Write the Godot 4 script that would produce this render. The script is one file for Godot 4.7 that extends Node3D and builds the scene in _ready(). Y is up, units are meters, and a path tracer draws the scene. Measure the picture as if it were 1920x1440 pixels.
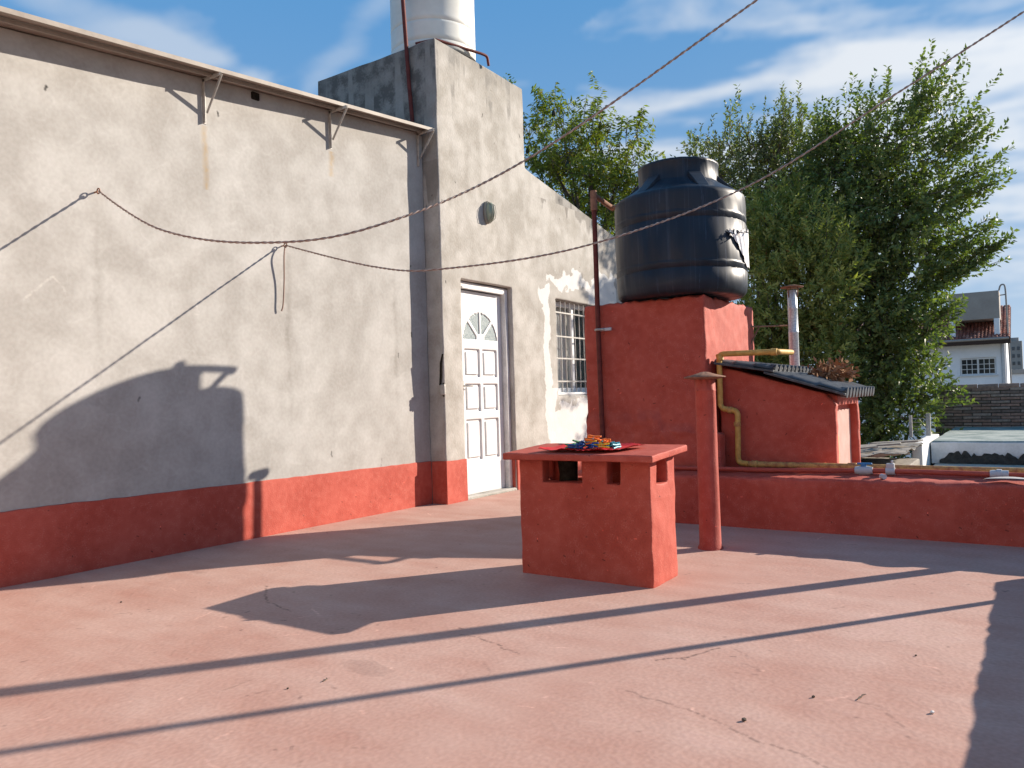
extends Node3D

var sun_travel := Vector3(-0.862, -0.617, 1.13)   # direction in which sunlight travels
var M := {}
var used := {}
var dn := FastNoiseLite.new()
var rng := RandomNumberGenerator.new()

# ------------------------------------------------------------------ naming and tagging
func numbered(called: String) -> String:
	if not used.has(called):
		used[called] = 0
		return called
	used[called] += 1
	return "%s_%03d" % [called, used[called]]

func tag(o: Node, label: String, category: String, group := "", kind := "") -> Node:
	if label: o.set_meta("label", label)
	if category: o.set_meta("category", category)
	if group: o.set_meta("group", group)
	if kind: o.set_meta("kind", kind)
	return o

func thing(called: String, label: String, category: String, at := Vector3.ZERO, turn := 0.0, group := "") -> Node3D:
	var o := Node3D.new()
	o.name = numbered(called)
	add_child(o)
	o.position = at
	o.rotation.y = turn
	tag(o, label, category, group)
	return o

func part(parent: Node, called: String, mesh: Mesh, m: Material, at := Vector3.ZERO) -> MeshInstance3D:
	var o := MeshInstance3D.new()
	o.name = called if parent != self else numbered(called)
	o.mesh = mesh
	o.material_override = m
	o.position = at
	parent.add_child(o, true)
	return o

# ------------------------------------------------------------------ meshes
func commit(v: PackedVector3Array, n: PackedVector3Array, ix: PackedInt32Array, uv := PackedVector2Array(), col := PackedColorArray()) -> ArrayMesh:
	var a := []
	a.resize(Mesh.ARRAY_MAX)
	a[Mesh.ARRAY_VERTEX] = v
	if n.size(): a[Mesh.ARRAY_NORMAL] = n
	if uv.size(): a[Mesh.ARRAY_TEX_UV] = uv
	if col.size(): a[Mesh.ARRAY_COLOR] = col
	a[Mesh.ARRAY_INDEX] = ix
	var m := ArrayMesh.new()
	m.add_surface_from_arrays(Mesh.PRIMITIVE_TRIANGLES, a)
	return m

func refine(a: Array, b: float, step: float) -> PackedFloat32Array:
	var major := a.duplicate()
	major.sort()
	var l: Array = []
	for i in major.size():
		var p: float = major[i]
		if b > 0.0 and i > 0 and p - major[i - 1] > b * 2.5: l.append(p - b)
		l.append(p)
		if b > 0.0 and i < major.size() - 1 and major[i + 1] - p > b * 2.5: l.append(p + b)
	l.sort()
	var r := PackedFloat32Array()
	for i in l.size():
		r.append(l[i])
		if i < l.size() - 1:
			var gap: float = l[i + 1] - l[i]
			var k := int(ceil(gap / step))
			for j in range(1, k): r.append(l[i] + gap * j / k)
	return r

# A body filled cell by cell on a rectilinear grid: worn edges, uneven faces, uv in metres.
func body(xs: Array, ys: Array, zs: Array, fill: Callable, o := {}) -> ArrayMesh:
	var b: float = o.get("bevel", 0.012)
	var step: float = o.get("step", 0.12)
	var amp: float = o.get("amp", 0.004)
	var fr: float = o.get("freq", 4.0)
	var warp: Variant = o.get("warp", null)
	var X := refine(xs, b, step)
	var Y := refine(ys, b, step)
	var Z := refine(zs, b, step)
	var nx := X.size() - 1
	var ny := Y.size() - 1
	var nz := Z.size() - 1
	var f := PackedByteArray()
	f.resize((nx + 2) * (ny + 2) * (nz + 2))
	var sy := nx + 2
	var sz := (nx + 2) * (ny + 2)
	for k in nz:
		for j in ny:
			for i in nx:
				if fill.call((X[i] + X[i + 1]) * 0.5, (Y[j] + Y[j + 1]) * 0.5, (Z[k] + Z[k + 1]) * 0.5):
					f[(i + 1) + (j + 1) * sy + (k + 1) * sz] = 1
	var pos := {}
	var nor := {}
	var quads: Array = []
	var dirs := [[1, 0, 0], [-1, 0, 0], [0, 1, 0], [0, -1, 0], [0, 0, 1], [0, 0, -1]]
	# corners per direction, clockwise seen from outside
	var corners := [
		[[1, 0, 0], [1, 1, 0], [1, 1, 1], [1, 0, 1]], [[0, 0, 1], [0, 1, 1], [0, 1, 0], [0, 0, 0]],
		[[0, 1, 0], [0, 1, 1], [1, 1, 1], [1, 1, 0]], [[0, 0, 1], [0, 0, 0], [1, 0, 0], [1, 0, 1]],
		[[1, 0, 1], [1, 1, 1], [0, 1, 1], [0, 0, 1]], [[0, 0, 0], [0, 1, 0], [1, 1, 0], [1, 0, 0]]]
	var vx := nx + 1
	var vy := ny + 1
	for k in nz:
		for j in ny:
			for i in nx:
				var at := (i + 1) + (j + 1) * sy + (k + 1) * sz
				if not f[at]: continue
				for d in 6:
					var q: Array = dirs[d]
					if f[at + q[0] + q[1] * sy + q[2] * sz]: continue
					var ids := [0, 0, 0, 0]
					for c in 4:
						var w: Array = corners[d][c]
						var a: int = i + w[0]
						var bb: int = j + w[1]
						var cc: int = k + w[2]
						var id: int = a + bb * vx + cc * vx * vy
						ids[c] = id
						if not pos.has(id):
							var p := Vector3(X[a], Y[bb], Z[cc])
							var cnt := 0
							var pull := Vector3.ZERO
							for e in 8:
								var ex := e & 1
								var ey := (e >> 1) & 1
								var ez := e >> 2
								if f[(a + ex) + (bb + ey) * sy + (cc + ez) * sz]:
									cnt += 1
									pull += Vector3(ex * 2 - 1, ey * 2 - 1, ez * 2 - 1)
							if cnt <= 3:
								p += (pull / cnt) * b * 0.45
							if amp > 0.0:
								p += Vector3(dn.get_noise_3d(p.x * fr, p.y * fr, p.z * fr), dn.get_noise_3d(p.x * fr + 51.0, p.y * fr, p.z * fr), dn.get_noise_3d(p.x * fr, p.y * fr + 77.0, p.z * fr)) * amp
							if warp != null: p = warp.call(p)
							pos[id] = p
							nor[id] = Vector3.ZERO
					quads.append([d >> 1, ids])
	for qd in quads:
		var ids: Array = qd[1]
		var n: Vector3 = (pos[ids[1]] - pos[ids[3]]).cross(pos[ids[2]] - pos[ids[0]])
		for id in ids: nor[id] += n
	var v := PackedVector3Array()
	var nn := PackedVector3Array()
	var uv := PackedVector2Array()
	var ix := PackedInt32Array()
	var map := [{}, {}, {}]
	for qd in quads:
		var ax: int = qd[0]
		var t: Array = []
		for id in qd[1]:
			if not map[ax].has(id):
				map[ax][id] = v.size()
				var p: Vector3 = pos[id]
				v.append(p)
				nn.append((nor[id] as Vector3).normalized())
				uv.append(Vector2(-p.z, -p.y) if ax == 0 else Vector2(p.x, p.z) if ax == 1 else Vector2(p.x, -p.y))
			t.append(map[ax][id])
		ix.append_array(PackedInt32Array([t[0], t[2], t[1], t[0], t[3], t[2]]))
	return commit(v, nn, ix, uv)

func always(_x: float, _y: float, _z: float) -> bool:
	return true

func block(a: Vector3, b: Vector3, o := {}) -> ArrayMesh:
	return body([a.x, b.x], [a.y, b.y], [a.z, b.z], always, o)

func crisp(size: Vector3, bevel := 0.003) -> ArrayMesh:
	var h := size * 0.5
	return block(-h, h, {"bevel": bevel, "amp": 0.0, "step": 9.0})

func tube(pts: Array, radii: Variant, sides := 10, caps := true) -> ArrayMesh:
	var v := PackedVector3Array()
	var n := PackedVector3Array()
	var uv := PackedVector2Array()
	var ix := PackedInt32Array()
	var up := Vector3.UP
	var t0: Vector3 = (pts[1] - pts[0]).normalized()
	if absf(t0.dot(up)) > 0.9: up = Vector3.RIGHT
	var side := t0.cross(up).normalized()
	var run := 0.0
	var cnt := pts.size()
	for i in cnt:
		var t: Vector3
		if i == 0: t = t0
		elif i == cnt - 1: t = (pts[i] - pts[i - 1]).normalized()
		else: t = ((pts[i + 1] - pts[i]).normalized() + (pts[i] - pts[i - 1]).normalized()).normalized()
		side = (side - t * side.dot(t)).normalized()
		var other := t.cross(side)
		if i > 0: run += (pts[i] - pts[i - 1]).length()
		var r: float = radii[i] if radii is Array else radii
		for s in sides + 1:
			var a := TAU * s / sides
			var d := side * cos(a) + other * sin(a)
			v.append(pts[i] + d * r)
			n.append(d)
			uv.append(Vector2(float(s) / sides, run))
	var w := sides + 1
	for i in cnt - 1:
		for s in sides:
			var a := i * w + s
			ix.append_array(PackedInt32Array([a, a + w + 1, a + 1, a, a + w, a + w + 1]))
	if caps:
		for e in [0, cnt - 1]:
			var t: Vector3 = -t0 if e == 0 else (pts[cnt - 1] - pts[cnt - 2]).normalized()
			var c := v.size()
			v.append(pts[e])
			n.append(t)
			uv.append(Vector2.ZERO)
			for s in w:
				v.append(v[e * w + s])
				n.append(t)
				uv.append(Vector2.ZERO)
			for s in sides:
				if e != 0: ix.append_array(PackedInt32Array([c, c + s + 2, c + s + 1]))
				else: ix.append_array(PackedInt32Array([c, c + s + 1, c + s + 2]))
	return commit(v, n, ix, uv)

# smooth bends: replaces each corner of a path by an arc of short chords
func bend(pts: Array, r: float, k := 5) -> Array:
	var o: Array = [pts[0]]
	for i in range(1, pts.size() - 1):
		var p: Vector3 = pts[i]
		var a: Vector3 = (pts[i - 1] - p)
		var b: Vector3 = (pts[i + 1] - p)
		var ra := minf(r, a.length() * 0.45)
		var rb := minf(r, b.length() * 0.45)
		var s := p + a.normalized() * ra
		var e := p + b.normalized() * rb
		for j in k + 1:
			var t := float(j) / k
			o.append(s.lerp(p, t).lerp(p.lerp(e, t), t))
	o.append(pts[-1])
	return o

func lathe(prof: Array, segs := 48, wob := 0.0) -> ArrayMesh:
	var st := SurfaceTool.new()
	st.begin(Mesh.PRIMITIVE_TRIANGLES)
	var run := 0.0
	for i in prof.size():
		if i > 0: run += (prof[i] - prof[i - 1]).length()
		for s in segs + 1:
			var a := TAU * s / segs
			var d := Vector3(cos(a), 0, sin(a))
			var r: float = prof[i].x
			if wob > 0.0: r += dn.get_noise_3d(d.x * 30.0, prof[i].y * 40.0, d.z * 30.0) * wob
			st.set_uv(Vector2(float(s) / segs, -run))
			st.set_smooth_group(0)
			st.add_vertex(d * r + Vector3(0, prof[i].y, 0))
	var w := segs + 1
	for i in prof.size() - 1:
		for s in segs:
			var a := i * w + s
			for id in [a, a + w + 1, a + w, a, a + 1, a + w + 1]: st.add_index(id)
	st.generate_normals()
	return st.commit()

func merge(list: Array) -> ArrayMesh:      # pieces of ONE part: [mesh, transform]
	var st := SurfaceTool.new()
	st.begin(Mesh.PRIMITIVE_TRIANGLES)
	for l in list: st.append_from(l[0], 0, l[1])
	return st.commit()

func at(p: Vector3) -> Transform3D:
	return Transform3D(Basis(), p)

# a square bar between two points
func bar(a: Vector3, b: Vector3, w: float, d: float) -> ArrayMesh:
	var y := (b - a).normalized()
	var ref := Vector3.RIGHT if absf(y.x) < 0.8 else Vector3.UP
	var z := ref.cross(y).normalized()
	var x := y.cross(z)
	return merge([[crisp(Vector3(w, (b - a).length(), d), minf(w, d) * 0.15), Transform3D(Basis(x, y, z), (a + b) * 0.5)]])

# sheet over (u,v) in 0..1 with a thickness along its own normal
func sheet(nu: int, nv: int, fn: Callable, thick := 0.0) -> ArrayMesh:
	var st := SurfaceTool.new()
	st.begin(Mesh.PRIMITIVE_TRIANGLES)
	var grid: Array = []
	for j in nv + 1:
		for i in nu + 1: grid.append(fn.call(float(i) / nu, float(j) / nv))
	var w := nu + 1
	var nrm: Array = []
	for j in nv + 1:
		for i in nu + 1:
			var du: Vector3 = grid[j * w + mini(i + 1, nu)] - grid[j * w + maxi(i - 1, 0)]
			var dv: Vector3 = grid[mini(j + 1, nv) * w + i] - grid[maxi(j - 1, 0) * w + i]
			nrm.append(du.cross(dv).normalized())
	var layers := 2 if thick > 0.0 else 1
	for l in layers:
		for j in nv + 1:
			for i in nu + 1:
				st.set_normal(nrm[j * w + i] * (1.0 if l == 0 else -1.0))
				st.set_uv(Vector2(float(i) / nu, float(j) / nv))
				st.add_vertex(grid[j * w + i] - nrm[j * w + i] * thick * l)
	var off := w * (nv + 1)
	for j in nv:
		for i in nu:
			var a := j * w + i
			for id in [a, a + w + 1, a + 1, a, a + w, a + w + 1]: st.add_index(id)
			if layers == 2:
				for id in [a, a + 1, a + w + 1, a, a + w + 1, a + w]: st.add_index(id + off)
	if layers == 2:
		for i in nu:
			for a in [[i, i + 1], [nv * w + i + 1, nv * w + i]]:
				for id in [a[0], a[1], a[1] + off, a[0], a[1] + off, a[0] + off]: st.add_index(id)
		for j in nv:
			for a in [[(j + 1) * w, j * w], [j * w + nu, (j + 1) * w + nu]]:
				for id in [a[0], a[1], a[1] + off, a[0], a[1] + off, a[0] + off]: st.add_index(id)
	return st.commit()

# ------------------------------------------------------------------ textures
func nb(seed_: int, freq: float, w: int, h: int, oct := 4, tile := true, kind := FastNoiseLite.TYPE_SIMPLEX_SMOOTH) -> PackedByteArray:
	var n := FastNoiseLite.new()
	n.noise_type = kind
	n.seed = seed_
	n.frequency = freq
	n.fractal_type = FastNoiseLite.FRACTAL_FBM if oct > 1 else FastNoiseLite.FRACTAL_NONE
	n.fractal_octaves = oct
	var im := n.get_seamless_image(w, h) if tile else n.get_image(w, h)
	im.convert(Image.FORMAT_L8)
	return im.get_data()

func tex(px: PackedByteArray, w: int, h: int) -> ImageTexture:
	var im := Image.create_from_data(w, h, false, Image.FORMAT_RGB8, px)
	return ImageTexture.create_from_image(im)

func bump(hgt: PackedByteArray, w: int, h: int, scale: float) -> ImageTexture:
	var im := Image.create_from_data(w, h, false, Image.FORMAT_L8, hgt)
	im.convert(Image.FORMAT_RGBA8)
	im.bump_map_to_normal_map(scale)
	return ImageTexture.create_from_image(im)

var enc := PackedByteArray()

func encode_table() -> void:       # linear 0..1 in 1024 steps to sRGB bytes
	enc.resize(1400)
	for i in 1400:
		enc[i] = clampi(int(Color(minf(i / 1023.0, 1.0), 0, 0).linear_to_srgb().r * 255.0), 0, 255)

func lin(r: float, g: float, b: float) -> Color:
	return Color(r, g, b).linear_to_srgb()

func mat(c: Color, rough := 0.85, metal := 0.0, spec := 0.4) -> StandardMaterial3D:
	var m := StandardMaterial3D.new()
	m.albedo_color = c
	m.roughness = rough
	m.metallic = metal
	m.metallic_specular = spec
	return m

# two colours (linear) blended by layered noise, tiling
func mottled(seed_: int, size: int, a: Color, b: Color, coarse: float, fine: float, gain := 1.6) -> ImageTexture:
	var n1 := nb(seed_, coarse / size, size, size, 5)
	var n2 := nb(seed_ + 1, fine / size, size, size, 3)
	var px := PackedByteArray()
	px.resize(size * size * 3)
	var lut := PackedByteArray()
	lut.resize(256 * 3)
	for i in 256:
		var t := clampf((i / 255.0 - 0.5) * gain + 0.5, 0.0, 1.0)
		var c := a.lerp(b, t).linear_to_srgb()
		lut[i * 3] = int(c.r * 255.0)
		lut[i * 3 + 1] = int(c.g * 255.0)
		lut[i * 3 + 2] = int(c.b * 255.0)
	for i in size * size:
		var q := clampi((n1[i] * 7 + n2[i] * 3) / 10, 0, 255) * 3
		px[i * 3] = lut[q]
		px[i * 3 + 1] = lut[q + 1]
		px[i * 3 + 2] = lut[q + 2]
	return tex(px, size, size)

func tri(m: StandardMaterial3D, t: Texture2D, scale: float, normal: Texture2D = null, ns := 1.0) -> StandardMaterial3D:
	m.albedo_texture = t
	m.uv1_triplanar = true
	m.uv1_world_triplanar = true
	m.uv1_scale = Vector3.ONE * scale
	if normal:
		m.normal_enabled = true
		m.normal_texture = normal
		m.normal_scale = ns
	return m

# ------------------------------------------------------------------ surfaces of the place
func seg_dist(p: Vector2, a: Vector2, b: Vector2) -> float:
	var t := clampf((p - a).dot(b - a) / (b - a).length_squared(), 0.0, 1.0)
	return p.distance_to(a + (b - a) * t)

func crack(px: PackedByteArray, w: int, h: int, pts: Array, width: float, dark: float, sd: int, every := 0.0) -> void:
	var r := RandomNumberGenerator.new()
	r.seed = sd
	for i in pts.size() - 1:
		var a: Vector2 = pts[i]
		var b: Vector2 = pts[i + 1]
		var n := int(a.distance_to(b)) + 1
		var wob := 0.0
		for k in n:
			var p := a.lerp(b, float(k) / n)
			wob = clampf(wob + r.randf_range(-0.7, 0.7), -4.0, 4.0)
			p += (b - a).orthogonal().normalized() * wob
			if r.randf() < every: continue
			var rad := int(ceil(width * r.randf_range(0.4, 1.1)))
			for dy in range(-rad, rad + 1):
				for dx in range(-rad, rad + 1):
					if dx * dx + dy * dy > rad * rad: continue
					var x := posmod(int(p.x) + dx, w)
					var y := posmod(int(p.y) + dy, h)
					var q := (y * w + x) * 3
					for c in 3: px[q + c] = mini(255, int(px[q + c] * dark))

func floor_texture() -> void:
	# 6 m x 6 m, x from -4.6, z from -7.0
	var w := 1400
	var n1 := nb(11, 5.0 / w, w, w, 5)            # worn paint against dust, decimetres
	var n2 := nb(12, 26.0 / w, w, w, 4)
	var n3 := nb(13, 300.0 / w, w, w, 2)          # grain
	var n4 := nb(14, 9.0 / w, w, w, 3)
	var px := PackedByteArray()
	px.resize(w * w * 3)
	var lut := PackedByteArray()
	lut.resize(256 * 3)
	for i in 256:
		var t := clampf((i / 255.0 - 0.5) * 2.0 + 0.62, 0.0, 1.0)
		var c := Color(0.385, 0.202, 0.156).lerp(Color(0.468, 0.300, 0.247), t).linear_to_srgb()
		lut[i * 3] = int(c.r * 255.0)
		lut[i * 3 + 1] = int(c.g * 255.0)
		lut[i * 3 + 2] = int(c.b * 255.0)
	for y in w:
		for x in w:
			var i := y * w + x
			# brushed streaks: the coarse layers are sampled along the way the paint was rolled
			var q := clampi((n1[i] * 3 + n2[i] * 2 + n4[i] * 2 + n2[y * w + x / 5] * 3) / 10, 0, 255) * 3
			var g := (n3[i] - 128) / 13
			px[i * 3] = clampi(lut[q] + g, 0, 255)
			px[i * 3 + 1] = clampi(lut[q + 1] + g, 0, 255)
			px[i * 3 + 2] = clampi(lut[q + 2] + g, 0, 255)
	var k := w / 6.0
	var to := func(a: Array) -> Array:
		var o: Array = []
		for p in a: o.append(Vector2((p[0] + 4.6) * k, (p[1] + 7.0) * k))
		return o
	crack(px, w, w, to.call([[-1.05, -2.14], [-0.962, -2.117], [-0.839, -2.097], [-0.696, -2.036], [-0.585, -1.991], [-0.473, -1.956], [-0.411, -1.93], [-0.3, -1.86]]), 0.45, 0.91, 3, 0.4)
	crack(px, w, w, to.call([[-1.849, -2.334], [-1.749, -2.336], [-1.62, -2.29], [-1.515, -2.272]]), 0.5, 0.88, 4, 0.4)
	crack(px, w, w, to.call([[-1.08, -2.43], [-1.0, -2.5], [-0.936, -2.655]]), 0.6, 0.85, 5, 0.4)
	crack(px, w, w, to.call([[-3.2, -2.5], [-2.9, -2.3], [-2.7, -2.25]]), 0.5, 0.88, 6, 0.4)
	var r := RandomNumberGenerator.new()
	r.seed = 5
	for s in 500:      # pits and chips
		var c := Vector2(r.randf() * w, r.randf() * w)
		crack(px, w, w, [c, c + Vector2.from_angle(r.randf() * TAU) * r.randf_range(1.0, 7.0)], 0.5, r.randf_range(0.88, 1.06), 100 + s)
	for s in 260:      # faint scratches
		var c := Vector2(r.randf() * w, r.randf() * w)
		crack(px, w, w, [c, c + Vector2.from_angle(r.randf() * TAU) * r.randf_range(6.0, 30.0)], 0.4, r.randf_range(0.93, 1.06), 2000 + s, 0.3)
	for s in 9:       # dried water marks with an edge
		var c := Vector2(r.randf() * w, r.randf() * w)
		var rx := r.randf_range(10.0, 45.0)
		var ry := rx * r.randf_range(0.3, 0.7)
		if s == 0:
			c = Vector2((-1.9 + 4.6) * k, (-1.9 + 7.0) * k)
			rx = 26.0
			ry = 14.0
		for yy in range(int(-ry), int(ry) + 1):
			for xx in range(int(-rx), int(rx) + 1):
				var e := sqrt(pow(xx / rx, 2) + pow(yy / ry, 2))
				var i := posmod(int(c.y) + yy, w) * w + posmod(int(c.x) + xx, w)
				e += (n2[i] - 128) / 220.0
				if e < 1.0:
					for ch in 3: px[i * 3 + ch] = int(px[i * 3 + ch] * (0.955 if e > 0.7 else 0.935))
	var m := mat(Color.WHITE, 0.82, 0.0, 0.35)
	m.albedo_texture = tex(px, w, w)
	var hb := PackedByteArray()
	hb.resize(w * w)
	for i in w * w: hb[i] = clampi((n2[i] * 5 + n3[i] * 2 + n4[i] * 3) / 10, 0, 255)
	m.normal_enabled = true
	m.normal_texture = bump(hb, w, w, 0.8)
	m.uv1_scale = Vector3(1 / 6.0, 1 / 6.0, 1)
	m.uv1_offset = Vector3(4.6 / 6.0, 7.0 / 6.0, 0)
	M.floor = m

func wall_texture() -> void:
	# bare render of the long wall; u = -z from -1 to 5.4 m, v from 3.4 m down to 0
	var w := 1280
	var h := 680
	var ppm := w / 6.4
	var n1 := nb(21, 1.1 / ppm, w, h, 5, false)
	var n2 := nb(22, 4.0 / ppm, w, h, 4, false)
	var n3 := nb(23, 30.0 / ppm, w, h, 3, false)
	var stains := [[3.055, 2.74, 0.42], [4.135, 2.84, 0.20]]
	var none := []
	var joints := [3.70, 4.80, 2.35]
	var n4 := nb(24, 2.2 / ppm, w, h, 3, false)
	var px := PackedByteArray()
	px.resize(w * h * 3)
	var hb := PackedByteArray()
	hb.resize(w * h)
	for y in h:
		var ym := 3.4 - y / ppm
		for x in w:
			var zm := x / ppm - 1.0
			var i := y * w + x
			# vertical washes: same noise stretched along the height
			var s := n2[(y / 7) * w + x] - 128.0
			var t := (n1[i] - 128.0) * 0.75 + (n2[i] - 128.0) * 0.85 + (n4[i] - 128.0) * 0.7 + s * (0.35 if ym < 1.9 else 0.15)
			t = clampf(t / 105.0, -1.0, 1.0)
			var g := (n3[i] - 128.0) / 128.0 * 0.028
			var v := absf(n4[i] - 131.0)                 # thin ridges left by the trowel
			if v < 5.0: g += 0.022 * (1.0 - v / 5.0)
			for j in joints:                              # day joints of the render
				var dj := absf(zm - j - (n2[i] - 128) / 6000.0)
				if dj < 0.035 and ym < 2.0: g += 0.05 * (1.0 - dj / 0.035) * (n1[(y / 3) * w + x] - 128.0) / 64.0
			var cr := 0.385 + t * 0.045 + g
			var cg := 0.370 + t * 0.046 + g
			var cb := 0.347 + t * 0.046 + g
			# rust runs under the iron brackets
			for b in (stains if ym > 2.25 and ym < 2.9 else none):
				var dz := absf(zm - b[0] + (n2[i] - 128) / 9000.0)
				if dz < 0.03 and ym < b[1] and ym > b[1] - b[2]:
					var k := (1.0 - dz / 0.03) * (0.5 + (n3[i] - 100) / 300.0)
					cr -= 0.02 * k
					cg -= 0.10 * k
					cb -= 0.19 * k
			px[i * 3] = enc[clampi(int(cr * 1023.0), 0, 1023)]
			px[i * 3 + 1] = enc[clampi(int(cg * 1023.0), 0, 1023)]
			px[i * 3 + 2] = enc[clampi(int(cb * 1023.0), 0, 1023)]
			hb[i] = clampi(int(n4[i] * 0.5 + n2[i] * 0.42 + n3[i] * 0.08), 0, 255)
	var r := RandomNumberGenerator.new()
	r.seed = 8
	for s in 30:
		var c := Vector2(r.randf() * w, r.randf() * h)
		crack(px, w, h, [c, c + Vector2(r.randf_range(-3, 3), r.randf_range(-2, 9))], 0.5, r.randf_range(0.72, 1.05), 300 + s)
	for s in 12:
		var c := Vector2(r.randf() * w, r.randf() * h)
		crack(px, w, h, [c, c + Vector2(r.randf_range(-30, 30), r.randf_range(-60, 60)), c + Vector2(r.randf_range(-50, 50), r.randf_range(-90, 90))], 0.5, r.randf_range(0.90, 1.04), 500 + s, 0.3)
	var m := mat(Color.WHITE, 0.93, 0.0, 0.2)
	m.albedo_texture = tex(px, w, h)
	m.normal_enabled = true
	m.normal_texture = bump(hb, w, h, 0.55)
	m.uv1_scale = Vector3(1 / 6.4, 1 / 3.4, 1)
	m.uv1_offset = Vector3(1 / 6.4, 1.0, 0)
	M.wall = m

func front_texture() -> void:
	# render of the door wall and of the tank tower, 4.4 m square; u = -z - 5.2
	var w := 1056
	var ppm := w / 4.4
	var n1 := nb(31, 1.6 / ppm, w, w, 5)
	var n2 := nb(32, 5.0 / ppm, w, w, 4)
	var n3 := nb(33, 40.0 / ppm, w, w, 3)
	var n5 := nb(35, 2.2 / ppm, w, w, 2)
	var n4 := nb(34, 2.4 / ppm, w, w, 4)
	var px := PackedByteArray()
	px.resize(w * w * 3)
	var hb := PackedByteArray()
	hb.resize(w * w)
	for y in w:
		var ym := 4.4 - y / ppm
		for x in w:
			var zm := 5.2 + x / ppm        # distance -z
			var i := y * w + x
			var t := (n1[i] - 128.0) * 0.9 + (n2[i] - 128.0) * 0.8 + (n4[i] - 128.0) * 0.5 + (n2[(y / 8) * w + x] - 128.0) * (0.5 if ym > 2.2 else 0.2)
			t = clampf(t / 100.0, -1.0, 1.0)
			var g := (n3[i] - 128.0) / 128.0 * 0.035
			var c := Color(0.392 + t * 0.06 + g, 0.370 + t * 0.06 + g, 0.337 + t * 0.06 + g)
			# mould that runs down from the tower top in streaks
			if ym > 3.0:
				var run := 0.16 + maxf(0.0, (n2[(y / 14) * w + x] - 118) / 128.0) * 0.95
				if zm > 7.2: run = 0.55 + (n2[(y / 14) * w + x] - 100) / 128.0 * 1.2
				var m_ := clampf((run - (4.07 - ym)) / 0.22, 0.0, 1.0) * clampf(0.45 + (n2[i] - 110) / 110.0 + (n3[i] - 128) / 300.0, 0.0, 1.0)
				c = c.lerp(Color(0.075, 0.07, 0.062), m_ * (0.9 if zm > 7.2 else 0.45))
				if zm > 7.2: c = c.lerp(Color(0.16, 0.155, 0.15), 0.45)
			# dark growth along the sloping coping
			elif zm > 6.6:
				var top := 3.25 - (zm - 6.61) * 0.19
				var m_ := clampf((0.10 + (n2[(y / 6) * w + x] - 128) / 420.0 - (top - ym)) / 0.06, 0.0, 1.0)
				c = c.lerp(Color(0.15, 0.135, 0.12), m_ * 0.6)
			# old whitewash left where the render came away, round the window
			var e := (n5[i] - 128) / 1500.0 + (n2[i] - 128) / 2100.0
			var white := false
			if ym < 2.6:
				if ym < 0.86 + e * 1.4 and zm > 6.93 + e * 0.6 and ym > 0.3: white = true
				if zm > 6.83 + e + (1.9 - ym) * 0.06 and zm < 7.0 + e * 0.5 + (0.1 if ym < 1.0 else 0.0) and ym < 2.08 + e: white = true
				if zm > 7.0 + e * 2.0 and ym > 2.10 + e * 1.2 + maxf(0.0, 7.3 - zm) * 0.15 and ym < 2.27 + e * 1.3 - absf(zm - 7.45) * 0.07: white = true
				if zm > 7.9 + e and ym < 2.3 + e * 2: white = true
				if zm > 8.62: white = false
			if white: c = Color(0.62, 0.61, 0.59) * (0.94 + g * 1.5 + t * 0.04)
			px[i * 3] = enc[clampi(int(c.r * 1023.0), 0, 1023)]
			px[i * 3 + 1] = enc[clampi(int(c.g * 1023.0), 0, 1023)]
			px[i * 3 + 2] = enc[clampi(int(c.b * 1023.0), 0, 1023)]
			hb[i] = clampi(int(n4[i] * 0.4 + n2[i] * 0.35 + n3[i] * 0.25 - (45.0 if white else 0.0)), 0, 255)
	var r := RandomNumberGenerator.new()
	r.seed = 9
	for s in 35:
		var c := Vector2(r.randf() * w, r.randf() * w)
		crack(px, w, w, [c, c + Vector2(r.randf_range(-3, 3), r.randf_range(-2, 12))], 0.5, r.randf_range(0.7, 1.05), 700 + s)
	var m := mat(Color.WHITE, 0.93, 0.0, 0.2)
	m.albedo_texture = tex(px, w, w)
	m.normal_enabled = true
	m.normal_texture = bump(hb, w, w, 1.1)
	m.uv1_scale = Vector3(1 / 4.4, 1 / 4.4, 1)
	m.uv1_offset = Vector3(-5.2 / 4.4, 1.0, 0)
	M.front = m

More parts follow.
